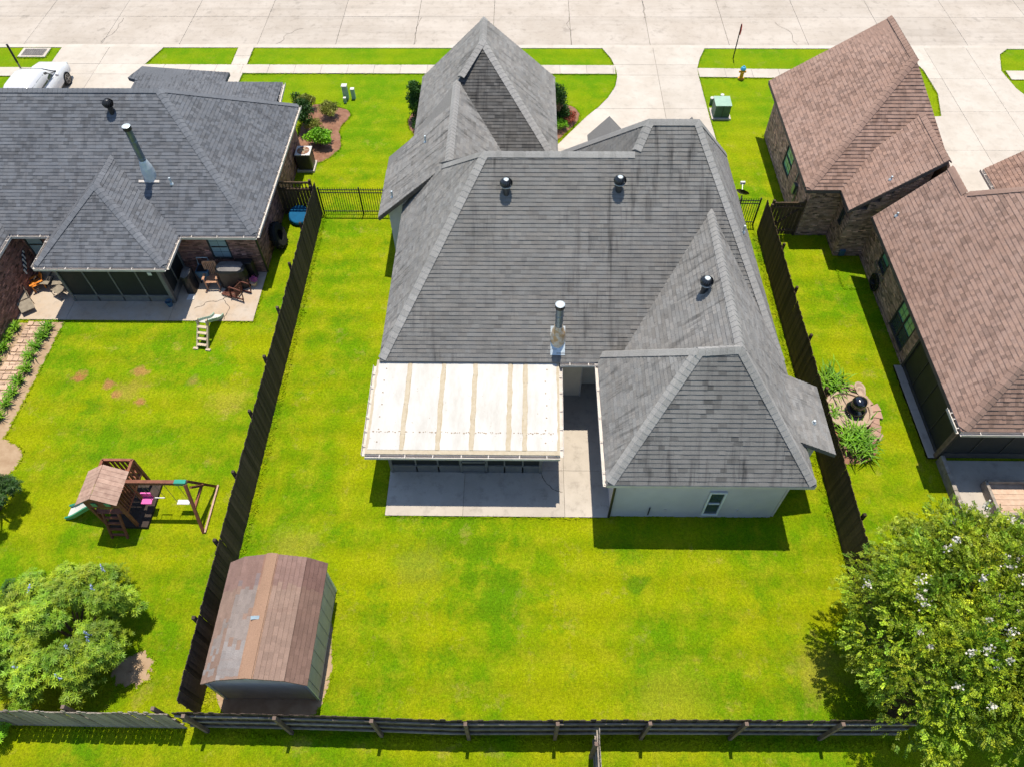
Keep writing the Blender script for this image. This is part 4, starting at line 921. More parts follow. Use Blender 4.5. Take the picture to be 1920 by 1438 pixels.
def sprigs(rg, base, dirs, length, nleaf, ll, lw, droop=.15):
    """pinnate sprigs: leaves set in two ranks along each twig"""
    n = len(base); k = np.arange(nleaf); t = (k+.6)/nleaf
    side = np.where(k % 2 == 0, 1., -1.)
    ref = unit(rg.normal(size=(n,3))+np.array([0,0,1.2])); x = unit(np.cross(dirs, ref)); up = np.cross(x, dirs)
    L = length*rg.uniform(.6,1.3,(n,1,1))
    P = base[:,None,:]+dirs[:,None,:]*t[None,:,None]*L; P[:,:,2] -= droop*(t**2)[None,:]*L[:,:,0]
    A = unit(x[:,None,:]*side[None,:,None]*.8+dirs[:,None,:]*.55+up[:,None,:]*rg.uniform(-.3,.3,(n,nleaf,1)))
    Bv = unit(np.cross(A, up[:,None,:]+rg.normal(size=(n,nleaf,3))*.35)); s = rg.uniform(.75,1.25,(n,nleaf,1))
    return (P+A*ll*.5*s).reshape(-1,3), (A*ll*.5*s).reshape(-1,3), (Bv*lw*.5*s).reshape(-1,3)
def lumps(rg, n, center, rad, flat=.55, shell=.55):
    d = unit(rg.normal(size=(n,3))); d[:,2] = np.where(d[:,2] < -.25, -d[:,2], d[:,2]); r = rg.uniform(shell, 1.0, (n,1))
    return np.array(center)+d*r*np.array(rad)
def woody(parent, base, tops, r0, mat='bark', name='trunk', n=7, k=4, seed=1):
    b = MB(); r = random.Random(seed); base = Vector(base)
    for t in tops:
        t = Vector(t); pts = []; mid = base.lerp(t, .5)+Vector((r.uniform(-.2,.2), r.uniform(-.2,.2), .15))
        for i in range(k+1):
            q = i/k; pts.append(base*(1-q)**2+mid*2*q*(1-q)+t*q*q)
        b.tube(pts, [r0*(1-.8*i/k) for i in range(k+1)], n)
    return b.build(name, mat, parent)
# crepe myrtle, lower right corner
def crepe_myrtle():
    rg = np.random.default_rng(11); c = np.array([13.0,6.55,3.0]); rad = np.array([3.9,3.1,2.3])
    t = thing('crepe_myrtle', 'large crepe myrtle with white blossom over the fences, lower right corner', 'tree', (12.8,6.0,0))
    cl = lumps(rg, 300, c, rad, shell=.55); cl = cl[(cl[:,2] > 1.0)]
    cl = np.vstack([cl, np.array([[9.7,6.9,2.5],[9.55,6.2,2.1],[9.9,7.6,2.7],[10.4,8.4,2.8],[11.3,9.2,3.2],[9.9,5.3,2.0],[10.2,4.4,2.2],[10.6,3.6,2.6],[13.5,9.7,3.0],[12.4,9.5,3.4]])])
    tops = cl[rg.permutation(len(cl))[:26]]
    woody(t, (12.8,6.0,0), [tuple(p) for p in tops[:14]], .12, seed=2); woody(t, (12.5,6.3,0), [tuple(p) for p in tops[14:]], .10, name='limb', seed=5)
    per = 90; cr_ = rg.uniform(.30,.80,len(cl)); own = np.repeat(np.arange(len(cl)), per)
    d = unit(rg.normal(size=(len(own),3))+np.array([0,0,.35])); rr = rg.uniform(.35,1,(len(own),1))**.6
    base = cl[own]+d*rr*cr_[own][:,None]*np.array([1,1,.75]); dirs = unit(d+unit(cl[own]-c)*.5+rg.normal(size=d.shape)*.45)
    C_, A_, B_ = sprigs(rg, base, dirs, .23, 12, .064, .038)
    k = 12; g = rg.uniform(.6,1.2,len(cl))[own].repeat(k)*rg.uniform(.55,1.45,len(own)).repeat(k)*rg.uniform(.8,1.2,len(C_)); warm = rg.uniform(-.5,.7,len(own)).repeat(k)
    tint = np.stack([g*(1+.25*warm), g*(1+.02*warm), g*(1-.35*warm)], 1)
    leaves_object('crown', 'leaf_myrtle', t, C_, A_, B_, tint)
    # blossom panicles
    top = cl[np.argsort(-(cl[:,2]+rg.uniform(0,1.5,len(cl))))][:85]; Cs, As, Bs = [], [], []
    for p in top:
        n = rg.integers(10,34); d = unit(np.array([rg.normal()*.4, rg.normal()*.4, 1.])); q = p+unit(p-c)*rg.uniform(.35,.7)+d*.25
        pts = q+rg.normal(size=(n,3))*np.array([.06,.06,.08])*rg.uniform(.6,1.3); Cs.append(pts); a = unit(rg.normal(size=(n,3))); As.append(a*.032); Bs.append(unit(np.cross(a, rg.normal(size=(n,3))))*.032)
    Cs = np.vstack(Cs); leaves_object('blossom', 'flower_white', t, Cs, np.vstack(As), np.vstack(Bs), rg.uniform(.8,1.05,(len(Cs),1)).repeat(3,1))
crepe_myrtle()
def star_shrub(label, c, rad, seed, n=1500, flowers=True, base=None, ncl=46, mat='leaf_vitex', ll=.17):
    rg = np.random.default_rng(seed); t = thing('flowering_shrub' if flowers else 'shrub', label, 'shrub', (c[0],c[1],0)); cl = lumps(rg, ncl, c, rad, shell=.6)
    woody(t, (c[0],c[1],0), [tuple(p) for p in cl[:14]], .06, name='stem', seed=seed)
    own = rg.integers(0, ncl, n); cr_ = rg.uniform(.24,.46,ncl); d = unit(rg.normal(size=(n,3))+np.array([0,0,.3]))
    P = cl[own]+d*rg.uniform(.3,1,(n,1))*cr_[own][:,None]*(rad[0]/1.9)**.5; ax = unit(d*.8+np.array([0,0,.7])+rg.normal(size=(n,3))*.3)
    x = unit(np.cross(ax, rg.normal(size=(n,3)))); y = np.cross(ax, x); m_ = 7; ang = np.linspace(0, 2*np.pi, m_, endpoint=False)
    A = unit(x[:,None,:]*np.cos(ang)[None,:,None]+y[:,None,:]*np.sin(ang)[None,:,None]+ax[:,None,:]*.35-np.array([0,0,.15])); L = ll*rg.uniform(.7,1.25,(n,1,1))
    C_ = (P[:,None,:]+A*L*.5).reshape(-1,3); Bv = unit(np.cross(A, ax[:,None,:]+rg.normal(size=A.shape)*.2))
    g = rg.uniform(.55,1.2,ncl)[own].repeat(m_)*rg.uniform(.7,1.25,n*m_); w = rg.uniform(-.1,.25,n).repeat(m_)
    leaves_object('crown', mat, t, C_, (A*L*.5).reshape(-1,3), (Bv*L*.12).reshape(-1,3), np.stack([g*(1+w), g, g*(1-w)], 1))
    if flowers:
        Cs, As, Bs = [], [], []
        for i in rg.integers(0, ncl, 10):
            p = cl[i]+np.array([rg.normal()*.2, rg.normal()*.2, .38]); d = unit(np.array([rg.normal()*.35, rg.normal()*.35+.1, 1.])); k = 22
            pts = p+d*np.linspace(0,.26,k)[:,None]+rg.normal(size=(k,3))*.018; Cs.append(pts); a = unit(rg.normal(size=(k,3))); As.append(a*.022); Bs.append(unit(np.cross(a, rg.normal(size=(k,3))))*.02)
        Cs = np.vstack(Cs); leaves_object('flower_spikes', 'flower_blue', t, Cs, np.vstack(As), np.vstack(Bs), rg.uniform(.8,1.1,(len(Cs),1)).repeat(3,1))
    return t
star_shrub('big rounded shrub with pale blue flower spikes, lower left corner', (-13.45,6.8,1.2), (2.2,2.0,1.25), 21, n=12500, ncl=110, ll=.125)
star_shrub('dark round shrub cut by the left edge above the flowering shrub', (-18.0,11.3,.8), (1.05,1.0,.85), 22, n=2600, flowers=False, ncl=22, mat='leaf_dark', ll=.12)
star_shrub('leafy shrub at the left edge next to the brick path', (-21.9,19.3,.7), (.75,.85,.6), 23, n=900, flowers=False, ncl=20, mat='leaf_bright', ll=.1)
star_shrub('small shrub at the left edge below the dirt patch', (-15.9,8.3,.35), (.45,.45,.35), 24, n=260, flowers=False, ncl=8, mat='leaf_dark', ll=.1)
star_shrub('low shrub in the very bottom left corner behind the fence', (-14.9,4.0,.35), (.7,.4,.35), 29, n=300, flowers=False, ncl=8, mat='leaf_bright', ll=.1)
def bush(label, c, rad, mat, seed, n=2600, ll=.07, lw=.045, cat='shrub', name='shrub', stem=True):
    rg = np.random.default_rng(seed); t = thing(name, label, cat, (c[0],c[1],0)); cl = lumps(rg, 26, c, np.array(rad)*.8, shell=.5)
    if rad[2] > 1: cl[:,2] = rg.uniform(.25, 2*rad[2]-.25, 26); k_ = np.sin(np.pi*(.18+.82*cl[:,2]/(2*rad[2])))[:,None]*.75+.2; cl[:,:2] = np.array(c[:2])+(cl[:,:2]-np.array(c[:2]))*k_
    woody(t, (c[0],c[1],0), [tuple(p) for p in cl[:7]], .035 if rad[2] < 1 else .08, name='stem' if rad[2] < 1 else 'trunk', seed=seed)
    own = rg.integers(0, 26, n); d = unit(rg.normal(size=(n,3))+np.array([0,0,.2])); P = cl[own]+d*rg.uniform(.4,1,(n,1))*np.minimum(np.array(rad)*.4,.36)
    A = unit(d+rg.normal(size=(n,3))*.6); Bv = unit(np.cross(A, d+rg.normal(size=(n,3))*.3)); s = rg.uniform(.7,1.25,(n,1)); g = rg.uniform(.65,1.2,26)[own]*rg.uniform(.8,1.2,n)
    leaves_object('crown', mat, t, P, A*ll*.5*s, Bv*lw*.5*s, np.stack([g]*3, 1)); return t
bush('rounded olive shrub in the middle of the mulch bed', (-10.1,34.2,.45), (.65,.55,.45), 'leaf_olive', 31); bush('olive shrub at the back of the mulch bed by the roof corner', (-11.5,34.9,.45), (.6,.55,.45), 'leaf_olive', 32)
bush('tall dark green shrub against the left brick wall', (-11.3,33.3,.8), (.6,.9,.8), 'leaf_dark', 33, 3600, .09, .06); bush('bright green broad-leaved shrub at the front of the mulch bed', (-10.2,31.8,.45), (.8,.65,.45), 'leaf_bright', 34, 2600, .11, .08)
bush('small yellow-green shrub between the dark and bright shrubs', (-10.75,33.0,.35), (.5,.4,.35), 'leaf_olive', 35, 1400)
bush('small spiky dark plant by the left roof corner at the lawn', (-12.05,35.2,.4), (.35,.3,.45), 'leaf_dark', 39, 500)
bush('narrow dark evergreen left of the tall front gable', (-5.35,34.0,1.1), (.8,.8,1.1), 'leaf_dark', 36, 5500, .11, .06, 'tree', 'evergreen_tree'); bush('narrow dark evergreen right of the tall front gable', (1.75,33.9,1.1), (.85,.8,1.1), 'leaf_dark', 37, 5500, .11, .06, 'tree', 'evergreen_tree')
bush('low red-leaved shrub by the curved driveway', (2.45,33.9,.3), (.5,.55,.3), 'flower_red', 38, 1300); bush('low green shrub at the left front bed', (-5.35,33.2,.3), (.4,.5,.3), 'leaf_dark', 40, 900)
bush('low yellow-green shrub beside the red-leaved shrub', (2.0,33.15,.3), (.4,.45,.3), 'leaf_bright', 41, 900)
def strap_clump(label, p, r, h, n, seed, mat='leaf_lily', w=.022, name='lily_clump', cat='plant', group=None, spread=0.0):
    rg = np.random.default_rng(seed); t = thing(name, label, cat, p, group); b = MB(); off = Vector(p)
    for i in range(n):
        a = rg.uniform(0, 2*np.pi); L = r*rg.uniform(.6,1.15); hh = h*rg.uniform(.7,1.15); g = float(rg.uniform(.6,1.3)); sx, sy = rg.normal()*(.05+spread), rg.normal()*(.05+spread); x, y = math.cos(a), math.sin(a); q = []
        for k in range(5):
            u = k/4; rr = L*u; zz = hh*(1.9*u-1.15*u*u) if True else 0; ww = w*(1-u)**.6+.002; q += [(off.x+sx+x*rr-y*ww, off.y+sy+y*rr+x*ww, zz+off.z), (off.x+sx+x*rr+y*ww, off.y+sy+y*rr-x*ww, zz+off.z)]
        b.add(q, [(2*k, 2*k+1, 2*k+3, 2*k+2) for k in range(4)], (g*1.05, g, g*.8))
    b.build('leaves', mat, t); return t
k = 0; R_ord = ['nearest the patio','second from the patio','third from the patio','fourth from the patio','fifth from the patio','sixth from the patio','seventh from the patio','eighth from the patio','ninth from the patio']
for i, (x, y) in enumerate([(-19.43,19.45),(-19.42,19.0),(-19.5,18.45),(-19.55,17.95),(-19.45,17.3),(-19.5,16.75),(-19.5,16.15),(-19.55,15.65),(-19.55,15.05)]):
    strap_clump('green lily clump on the lawn side of the brick path, '+R_ord[i], (x,y,.02), .36-.02*(i > 3), .36, 60, 50+i, group='lilies on the lawn side of the path')
for i, (x, y) in enumerate([(-20.75,19.4),(-20.85,18.9),(-20.8,18.35),(-20.85,17.7),(-20.85,17.1),(-20.75,16.5),(-21.1,19.1),(-21.2,18.2)]):
    strap_clump('green lily clump on the far side of the brick path, '+R_ord[i], (x,y,.02), .36, .36, 60, 70+i, group='lilies on the outer side of the path')
strap_clump('big clump of strap leaves behind the fountain pond', (11.85,16.85,.04), .62, .6, 150, 90, w=.03, name='strap_leaf_plant', spread=.22); strap_clump('big clump of strap leaves in front of the fountain pond', (12.1,14.2,.04), .68, .62, 190, 91, w=.03, name='strap_leaf_plant', spread=.24)
strap_clump('small water plants at the left rim of the pond', (11.55,15.45,.25), .32, .22, 60, 92, w=.02, name='water_plant', spread=.15)
# ------------------------------------------------------------------ shed
shed = thing('garden_shed', 'barn shed with faded brown roof and patched grey shingles by the left fence', 'shed', (-7.2,6.8,0))
x0, x1, y0, y1 = -8.62, -5.88, 5.24, 8.55; xm = -7.25; prof = [(x0-.05,1.98),(-8.12,2.42),(xm,2.66),(-6.28,2.42),(x1+.12,1.98)]
body = MB(); body.loft([[(x0,y,.05),(x1,y,.05),(x1,y,2.02),(-6.28,y,2.38),(xm,y,2.6),(-8.12,y,2.38),(x0,y,2.02)] for y in (y0, y1)]); body.build('wall', 'siding', shed)
for i in range(8):
    y = y0+.2+i*.41; b = MB(); b.box((x1+.008,y,1.0), (.02,.02,1.9)); b.build('batten', 'siding', shed)
ry0, ry1 = y0-.10, y1+.10; fs = []
for i in range(4): fs.append([(prof[i][0],ry0,prof[i][1]+.03),(prof[i][0],ry1,prof[i][1]+.03),(prof[i+1][0],ry1,prof[i+1][1]+.03),(prof[i+1][0],ry0,prof[i+1][1]+.03)])
dk = deck(shed, fs, 'roof_shed', .06); lst = []
def shed_tint(face):
    def f(r, p=None, **k):
        g = r.uniform(.90,1.10); c = (g, g, g); y = p.y
        if face in (0, 1):
            grey = (-8.12 < p.x < -7.42) and ((5.2 < y < 6.0) or (6.0 < y < 7.6 and r.random() < .85) or (7.6 < y < 8.0 and r.random() < .5))
            if face == 0: grey = y < 7.0 and r.random() < .35
            if grey: c = (1.0*g, 1.32*g, 1.6*g) if y < 6.1 else (.92*g, 1.12*g, 1.28*g)
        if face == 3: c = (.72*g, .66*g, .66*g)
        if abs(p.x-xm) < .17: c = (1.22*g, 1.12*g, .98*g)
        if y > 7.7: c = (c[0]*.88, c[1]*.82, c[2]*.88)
        return c
    return f
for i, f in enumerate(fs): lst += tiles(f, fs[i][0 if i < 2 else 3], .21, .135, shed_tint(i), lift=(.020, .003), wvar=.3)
emit_tiles(lst, 'shingle', 'shingles', 'roof_shed', dk, 300)
rc = MB(); rc.loft([[(xm-.16,y,2.665+.03),(xm,y,2.71+.03),(xm+.16,y,2.665+.03)] for y in (ry0-.01, ry1+.01)], caps=False, tint=(1.25,1.14,.98)); rc.build('ridge_strip', 'roof_shed', dk)
pt = MB(); pt.box((xm-.08,6.75,2.735), (.24,.1,.012), 0.05); pt.build('patch', 'metal', dk)
for a, b in (((x0,y0),(x0,y1)),): pass
for x in (x0, x1): b = MB(); b.bar((x,y0-.012,.05), (x,y0-.012,1.98), .08, .03); b.build('corner_trim', 'blue_dull' if False else 'metal_pale', shed)
b = MB(); b.bar((x1+.01,y1-.02,.05), (x1+.01,y1-.02,1.98), .03, .08); b.build('corner_trim', 'metal_pale', shed)
b = MB(); b.box((xm+.05,y0-.02,2.36), (.42,.03,.14)); b.build('gable_vent', 'metal_pale', shed)
PAVED.append([(x0,y0),(x1,y0),(x1,y1),(x0,y1)])

# ------------------------------------------------------------------ playset
ps = thing('playset', 'wooden playset with plank roof, green slide and swing beam in the left yard', 'playset', (-12.9,11.2,0))
X0, X1, Y0, Y1 = -13.95, -12.95, 10.72, 11.55; YB = 12.3
def bar(name, a, b, w, mat='redwood', h=None, parent=ps): o = MB(); o.bar(a, b, w, h); return o.build(name, mat, parent)
for x in (X0, X1):
    for y in (Y0, Y1, YB): bar('post', (x,y,0), (x,y,1.95 if y < 12 else 1.75), .09)
for k in range(9): bar('deck_board', (X0,Y0+.05+k*.19,1.05), (X1,Y0+.05+k*.19,1.05), .17, h=.03)
rf_ = MB(); roofp = rf_.build('roof', 'roof_plank', ps) if False else None
ze, zr = 1.98, 2.42; xr = (X0+X1)/2
for k in range(8):
    y = Y0-.14+k*.155
    for s in (-1, 1):
        o = MB(); a = Vector((xr+s*.01,y,zr)); b = Vector((xr+s*.66,y,ze)); o.bar(a, b, .148, .022); o.build('roof_plank', 'roof_plank', ps)
g = MB(); g.extrude3([(X0-.05,Y0-.04,1.45),(X1+.05,Y0-.04,1.45),(X1+.05,Y0-.04,ze),(xr,Y0-.04,zr-.05),(X0-.05,Y0-.04,ze)], (0,.025,0)); g.build('gable_board', 'redwood', ps)
for x in (-13.68,-13.25): o = MB(); o.box((x,Y0-.06,1.72), (.16,.02,.2)); o.build('window', 'green_plastic', ps)
for k in range(7):
    for yy in ((Y0+.12*k,),): bar('wall_slat', (X1,yy[0],1.05), (X1,yy[0],1.75), .1, h=.025)
for k in range(6): bar('baluster', (X0+.1+k*.165,YB,1.05), (X0+.1+k*.165,YB,1.72), .06)
for k in range(4):
    for x in (X0, X1): bar('baluster', (x,Y1+.12+k*.17,1.05), (x,Y1+.12+k*.17,1.72), .06)
bar('rail', (X0,YB,1.74), (X1,YB,1.74), .09)
for x in (X0, X1): bar('rail', (x,Y1,1.74), (x,YB,1.74), .09); bar('rail', (x,Y0,1.0), (x,YB,1.0), .08)
for x in (-13.72,-13.2): bar('ladder_side', (x,Y0-.02,1.05), (x,Y0-.42,0), .07)
for k in range(4): t = (k+.6)/4.4; bar('ladder_rung', (-13.72,Y0-.02-.40*(1-t),1.05*t), (-13.2,Y0-.02-.40*(1-t),1.05*t), .07)
sand = MB(); sand.box((-13.3,11.5,.06), (1.4,1.7,.12)); sand.build('sandbox', 'wood_fence', ps)
sl = MB(); secs = []
for k in range(9):
    t = k/8; x = X0-.02-1.55*t; z = 1.05*(1-t)**1.2+.06+.05*math.sin(t*5); secs.append((x, z))
for y, w, h_, mt, nm in ((11.2,.40,.02,'white_plastic','slide'), ):
    b = MB()
    for k in range(8): b.bar((secs[k][0],y,secs[k][1]), (secs[k+1][0],y,secs[k+1][1]), w, h_)
    so_ = b.build(nm, mt, ps)
    for s in (-1, 1):
        b = MB()
        for k in range(8): b.bar((secs[k][0],y+s*(w/2+.03),secs[k][1]+.05), (secs[k+1][0],y+s*(w/2+.03),secs[k+1][1]+.05), .06, .14)
        b.build('slide_side', 'green_plastic', so_)
BZ = 1.92; bar('swing_beam', (X1-.1,11.38,BZ), (-10.85,11.38,BZ), .12, 'redwood', .14); bar('beam_bracket', (-11.2,11.38,BZ), (-10.82,11.38,BZ), .14, 'green_plastic', .16)
for s in (-1, 1):
    bar('leg', (-10.85,11.38+s*.06,BZ), (-10.69,11.40+s*.88,0), .09); 
bar('crossbar', (-10.76,10.92,.98), (-10.76,11.86,.98), .08); bar('ground_brace', (-10.62,10.5,.06), (-10.62,12.3,.06), .06, 'roof_plank'); bar('brace', (-10.8,11.38,1.6), (-10.72,11.8,.98), .07)
def swing(nm, x, z, mat, w, d, h, dx=.22):
    o = MB(); o.box((x,11.38,z), (w,d,h)); q = o.build(nm, mat, ps, bevel=.012)
    for s in (-1, 1): r = MB(); r.cyl((x+s*dx,11.38,BZ), (x+s*w/2,11.38,z), .009, n=5); r.build('rope', 'steel', q)
    return q
q = swing('bucket_swing', -12.62, .62, 'pink', .36, .26, .06); o = MB(); o.box((-12.62,11.53,.75), (.36,.05,.3)); o.build('seat_back', 'pink', q); swing('trapeze_bar', -12.1, .85, 'white_plastic', .36, .04, .04, .16); swing('belt_swing', -11.4, .55, 'white_plastic', .44, .18, .03)

# ------------------------------------------------------------------ small plastic slide on the lawn
ts = thing('toddler_slide', 'small beige plastic toddler slide on the left lawn by the patio', 'slide')
for s in (-1, 1): o = MB(); o.loft([[(s*.22-.03,-.75,0),(s*.22+.03,-.75,0),(s*.22+.03,-.62,0),(s*.22-.03,-.62,0)],[(s*.2-.03,-.08,.75),(s*.2+.03,-.08,.75),(s*.2+.03,.06,.75),(s*.2-.03,.06,.75)],[(s*.2-.03,-.02,.98),(s*.2+.03,-.02,.98),(s*.2+.03,.1,.98),(s*.2-.03,.1,.98)]]); o.build('side_rail', 'beige_plastic', ts)
for k in range(4): o = MB(); o.box((0,-.60+k*.16,.16+k*.18), (.38,.13,.04)); o.build('step', 'beige_plastic', ts)
o = MB(); pts = [(0,.05+t*1.05/8,.72*(1-t/8)**1.3+.07+.03*math.sin(t*.8)) for t in range(9)]
for k in range(8): o.bar(pts[k], pts[k+1], .36, .02)
c = o.build('chute', 'white_plastic', ts)
for s in (-1, 1):
    o = MB()
    for k in range(8): o.bar((s*.2,pts[k][1],pts[k][2]+.06), (s*.2,pts[k+1][1],pts[k+1][2]+.06), .04, .12)
    o.build('chute_side', 'utility_green', c)
for s in (-1, 1): o = MB(); o.box((s*.26,-.72,.03), (.2,.1,.06)); o.build('foot', 'beige_plastic', ts)
place(ts, (-12.72,19.15,0), R_(-8))

# ------------------------------------------------------------------ patio furniture of the left house
def sling_chair(nm, label, loc, rz, recl=.5, foot=False, group=None, mat='sling'):
    t = thing(nm, label, 'chair', group=group); w = .27
    for s in (-1, 1):
        o = MB(); o.tube([(s*w,-.45,.0),(s*w,-.42,.36),(s*w,.12,.36),(s*w,.12+recl*.8,.95)], .016, 6); o.tube([(s*w,-.38,.58),(s*w,.30,.58)], .02, 6); o.tube([(s*w,.30,.58),(s*w,.36,0)], .016, 6); o.build('side_frame', 'chair_metal', t)
    o = MB(); o.extrude3([(-w,-.42,.37),(w,-.42,.37),(w,.12,.36),(-w,.12,.36)], (0,0,.012)); o.build('seat', mat, t)
    o = MB(); o.extrude3([(-w,.12,.37),(w,.12,.37),(w,.12+recl*.8,.95),(-w,.12+recl*.8,.95)], (0,-.01,.012)); o.build('backrest', mat, t)
    if foot: o = MB(); o.extrude3([(-w,-.95,.2),(w,-.95,.2),(w,-.45,.35),(-w,-.45,.35)], (0,0,.012)); o.build('foot_rest', mat, t)
    place(t, loc, rz); return t
sling_chair('lounge_chair', 'tan sling recliner with foot rest, at the edge of the left patio', (-21.05,21.0,.06), R_(38), .75, True)
sling_chair('patio_chair', 'grey sling chair in the porch shade, nearer the brick wall', (-20.3,22.0,.06), R_(-5), .3, group='sling chairs by the porch'); sling_chair('patio_chair', 'grey sling chair in the porch shade, nearer the screens', (-19.72,21.98,.06), R_(8), .3, group='sling chairs by the porch')
t = thing('footstool', 'tan sling footstool alone on the sunlit patio', 'footstool')
for s in (-1, 1): o = MB(); o.tube([(s*.25,-.22,0),(s*.25,-.2,.36),(s*.25,.2,.36),(s*.25,.22,0)], .016, 6); o.build('leg_frame', 'chair_metal', t)
o = MB(); o.loft([[(-.25,y,.36-.03*(1-(y/.2)**2)),(.25,y,.36-.03*(1-(y/.2)**2)),(.25,y,.372-.03*(1-(y/.2)**2)),(-.25,y,.372-.03*(1-(y/.2)**2))] for y in (-.2,-.1,0,.1,.2)]); o.build('seat', 'sling', t)
for y in (-.2,.2): o = MB(); o.tube([(-.25,y,.1),(.25,y,.1)], .012, 6); o.build('stretcher', 'chair_metal', t)
place(t, (-19.55,21.32,.06), R_(-30))
t = thing('wooden_chair', 'orange varnished child chair lying beside the recliner', 'chair')
for k in range(4): o = MB(); o.box((-.15+k*.1,.0,.28), (.09,.42,.02)); o.build('slat', 'orange_wood', t)
for k in range(4): o = MB(); o.bar((-.15+k*.1,.2,.28), (-.15+k*.1,.38,.68), .085, .02); o.build('slat', 'orange_wood', t)
for s in (-1, 1):
    o = MB(); o.bar((s*.22,-.2,0), (s*.22,-.2,.42), .05); o.bar((s*.22,.22,0), (s*.22,.25,.42), .05); o.build('leg', 'orange_wood', t); o = MB(); o.box((s*.22,0,.43), (.09,.52,.02)); o.build('armrest', 'orange_wood', t)
place(t, (-20.72,21.75,.06), R_(-50))
def rocker(label, mat, loc, rot):
    t = thing('rocking_chair', label, 'chair')
    for s in (-1, 1):
        o = MB(); o.tube([(s*.28,-.45+k*.1,.06*((k-4.5)/4.5)**2+.02) for k in range(10)], .025, 6); o.build('rocker', mat, t)
        o = MB(); o.bar((s*.26,-.25,.03), (s*.26,-.25,.62), .05); o.bar((s*.26,.2,.03), (s*.26,.28,1.1), .05); o.build('leg', mat, t); o = MB(); o.box((s*.28,.0,.63), (.1,.58,.025)); o.build('armrest', mat, t)
    for k in range(5): o = MB(); o.box((0,-.24+k*.11,.42), (.5,.085,.02)); o.build('seat_slat', mat, t)
    for k in range(6): o = MB(); o.bar((-.2+k*.08,.21,.45), (-.2+k*.08,.29,1.1), .055, .018); o.build('back_slat', mat, t)
    o = MB(); o.bar((-.27,.29,1.1), (.27,.29,1.1), .04, .08); o.build('top_rail', mat, t); t.location = loc; t.rotation_euler = rot; return t
rocker('pale wooden rocking chair standing left of the big black cover', 'chair_light', (-13.15,21.95,.06), (0,0,R_(4))); rocker('red-brown slatted rocking chair tipped over on the patio', 'chair_wood', (-11.55,21.25,.34), (R_(-88),R_(8),R_(70)))
def covered(label, loc, d, mat, top, rz=0, ridge=None, nm='covered_grill'):
    t = thing(nm, label, 'grill', loc); b = MB(); w, l, h = d; r = random.Random(int(w*100)); secs = []
    for z, k in ((0,1.04),(.25*h,1.0),(.6*h,1.03),(.85*h,1.0),(.93*h,.9)):
        secs.append([(loc[0]+math.cos(a)*w/2*k*(abs(math.cos(a))**-.6 if abs(math.cos(a)) > .35 else 1.25)*r.uniform(.93,1.05), loc[1]+math.sin(a)*l/2*k*(1.15)*r.uniform(.93,1.05), loc[2]+z+r.uniform(-.02,.02)*(z > 0)) for a in [i*math.pi/8 for i in range(16)]])
    b.loft(secs); b.build('drape', mat, t)
    c = MB(); ring = secs[-1]; cx = Vector(loc)+Vector((0,0,h)); n = len(ring); c.add([tuple(p) for p in ring]+[tuple(cx+Vector((-w*.25,0,0))), tuple(cx+Vector((w*.25,0,.0)))], [(i, (i+1) % n, n+(1 if math.cos((i+.5)*math.pi/8) > 0 else 0)) for i in range(n)]+[(4-1+1, n, n+1), (12, n+1, n)]); c.build('top', top, t); return t
covered('large grill under a black vinyl cover against the left brick wall', (-12.25,22.05,.06), (1.25,.6,1.1), 'black_cover', 'grey_cover'); covered('narrow smoker under a grey vinyl cover beside the screened porch', (-14.05,21.75,.06), (.42,.62,1.05), 'black_cover', 'grey_cover', nm='covered_smoker')
t = thing('flower_pot', 'cream pot of pink flowers at the patio corner', 'flower pot', (-11.45,21.95,.06)); o = MB(); o.lathe([(.11,0),(.16,.24),(.17,.24),(.15,.22)], (-11.45,21.95,.06), 14); o.build('pot', 'leaf_olive' if False else 'beige_plastic', t)
rg = np.random.default_rng(4); P = np.array([-11.45,22.02,.36])+rg.normal(size=(120,3))*np.array([.08,.08,.06]); A = unit(rg.normal(size=(120,3))); leaves_object('flowers', 'flower_white', t, P, A*.04, unit(np.cross(A, rg.normal(size=(120,3))))*.04, np.tile(np.array([[.75,.2,.55]]), (120,1)))
t = thing('bucket', 'dull blue bucket at the foot of the left porch post', 'bucket', (-14.75,20.75,.06)); o = MB(); o.lathe([(.1,0),(.14,.26),(.15,.27),(.13,.26),(.1,.03),(0,.03)], (-14.75,20.75,.06), 14); o.build('pail', 'blue_dull', t); o = MB(); o.tube([(-14.89,20.75,.32),(-14.8,20.68,.42),(-14.68,20.68,.42),(-14.61,20.75,.32)], .008, 5); o.build('handle', 'steel', t)
t = thing('dustpan', 'white dustpan lying on the left patio', 'dustpan', (-14.0,21.2,.06)); o = MB(); o.prism([(-14.16,21.08),(-13.84,21.08),(-13.88,21.38),(-14.12,21.38)], .06, .09); o.build('pan', 'white_plastic', t); o = MB(); o.bar((-14.0,21.38,.09), (-14.0,21.62,.16), .04); o.build('handle', 'black_metal', t)
t = thing('utility_cart', 'grey-blue plastic cart against the left brick wall', 'cart', (-13.55,22.3,.06)); o = MB(); o.loft([[(-13.75,22.1,.1),(-13.35,22.1,.1),(-13.35,22.5,.1),(-13.75,22.5,.1)],[(-13.82,22.0,.75),(-13.28,22.0,.75),(-13.28,22.52,.75),(-13.82,22.52,.75)]]); o.build('tub', 'blue_dull', t); o = MB(); o.box((-13.55,22.26,.76), (.42,.4,.02)); o.build('tub_inside', 'black_cover', t); o = MB(); o.tube([(-13.8,22.5,.75),(-13.78,22.55,1.1),(-13.32,22.55,1.1),(-13.3,22.5,.75)], .025, 6); o.build('handle', 'metal_pale', t)
for s in (-1, 1): o = MB(); o.cyl((-13.55+s*.2,22.12,.08), (-13.55+s*.24,22.12,.08), .08); o.build('wheel', 'rubber', t)
